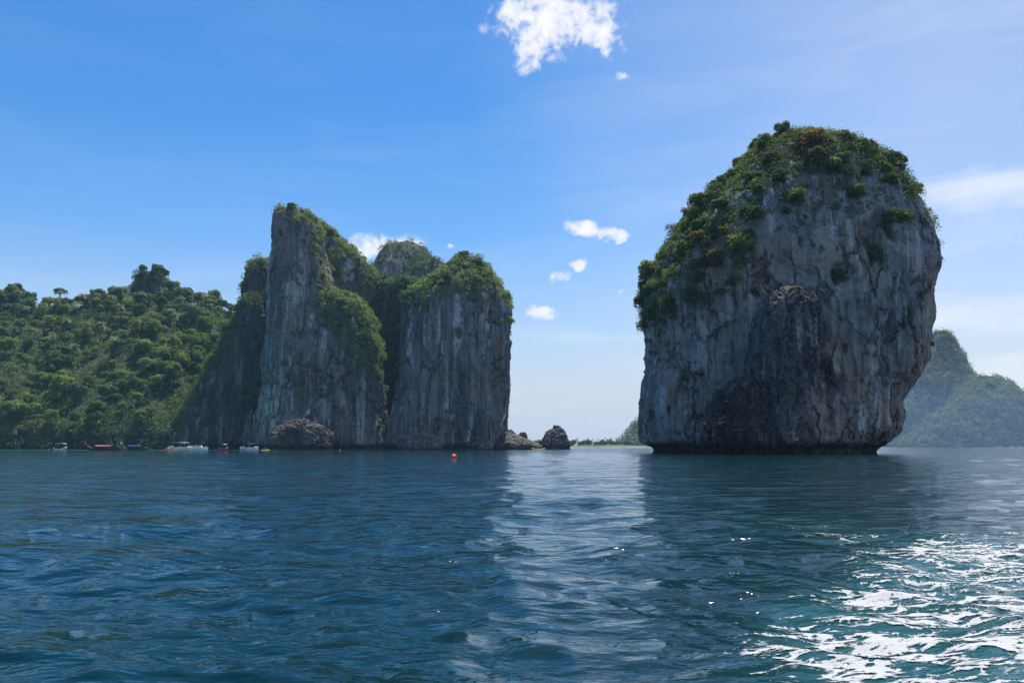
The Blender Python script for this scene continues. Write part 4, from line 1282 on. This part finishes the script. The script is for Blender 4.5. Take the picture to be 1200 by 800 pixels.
kayak(194, SB - 8, .2, RED, 'red kayak left of the large white speedboat')
kayak(204, SB - 10, -.15, PNK, 'pink kayak just below the large white speedboat')
kayak(311, SB - 2, .9, YEL, 'yellow kayak right of the white and blue speedboat')
for px_, dD, zz, pose, sh, so, lab in (
        (194, -8, .28, 'sit', YEL, BLK, 'person in yellow vest paddling the red kayak'),
        (204.3, -10, .28, 'sit', ORG, BLK, 'person in orange vest sitting in the pink kayak'),
        (311, -2, .28, 'sit', YEL, NAV, 'person in yellow vest sitting in the yellow kayak'),
        (130, 4, .65, 'stand', YEL, BLK, 'person in yellow standing near the stern of the orange prowed longtail boat'),
        (136, 4.2, .7, 'stand', BLK, NAV, 'person in dark clothes at the engine of the orange prowed longtail boat'),
        (164, 10, .65, 'stand', BLU, BLK, 'person in blue standing at the stern of the blue awning longtail boat'),
        (70, 0, .95, 'stand', RED, BLK, 'person in red standing under the canopy of the leftmost speedboat'),
        (211, 0, 1.0, 'stand', NAV, BLK, 'person in navy standing under the canopy of the large white speedboat')):
    x, y = on_sea(px_, SB + dD)
    person((x, y, zz), 0.4 if pose == 'stand' else -1.4, pose, sh, so, lab)


def buoy(px, D, r, label, mat=ORG):
    x, y = on_sea(px, D)
    e = empty('buoy', (x, y, 0))
    bm = bmesh.new(); bmesh.ops.create_uvsphere(bm, u_segments=20, v_segments=14, radius=r)
    for v in bm.verts:
        if v.co.z > r * .8: v.co.z *= 1.08
    part('float', bm_mesh('float', bm), mat, e, (0, 0, r * .45))
    part('ring', tubem('ring', [(r * .16 * math.cos(a), 0, r * 1.55 + r * .16 * math.sin(a)) for a in np.linspace(0, 6.2832, 12)], [r * .05] * 12, 5), GRY, e)
    part('rope', tubem('rope', [(0, 0, -r * .5), (r * .3, .1, -r * 1.6)], [r * .06, r * .06], 5), ROPE, e)
    return tag(e, label, 'buoy', 'mooring buoys')


buoy(532, 122, .40, 'round orange buoy floating in front of the bluff')
buoy(57, 352, .4, 'red round buoy left of the leftmost speedboat', RED)
buoy(398, 320, .32, 'small orange buoy off the foot of the pinnacle')
buoy(649, 360, .5, 'dark round buoy in front of the pointed rock islet', BLK)
# little boats farther out
d1 = kayak(631, 452, .1, TAN, 'tan dinghy lying off the tip of the rock ledge', 'dinghy'); d1.scale = (1.9, 2.2, 2.2); d1['category'] = 'dinghy'; d1['group'] = 'small boats far out'
b = speedboat(1122, 1180, .15, 12.0, 'tiny white speedboat far out below the hazy island', BLU, BLK, n_eng=2, scale=1.0)
b = speedboat(1186, 1240, PI, 10.0, 'tiniest white boat at the far right edge of the horizon', BLU, BLK, n_eng=2, scale=.8)

# ------------------------------------------------------------------ haze
def build_haze():
    bm = bmesh.new(); bmesh.ops.create_cube(bm, size=1)
    for v in bm.verts: v.co = Vector((v.co.x * 11600, v.co.y * 11600, -6.0 if v.co.z < 0 else 185.0))
    me = bm_mesh('haze', bm, False)
    m = bpy.data.materials.new('haze'); m.use_nodes = True
    N = NT(m.node_tree); N.n.clear()
    out = N.node('ShaderNodeOutputMaterial'); v = N.node('ShaderNodeVolumePrincipled')
    v.inputs['Color'].default_value = (0.42, 0.67, 1.0, 1)
    v.inputs['Density'].default_value = 0.00007
    v.inputs['Anisotropy'].default_value = 0.1
    N.l.new(v.outputs[0], out.inputs['Volume'])
    tag(link('haze', me, m), 'thin bluish sea haze filling the air', 'haze', kind='stuff')


build_haze()
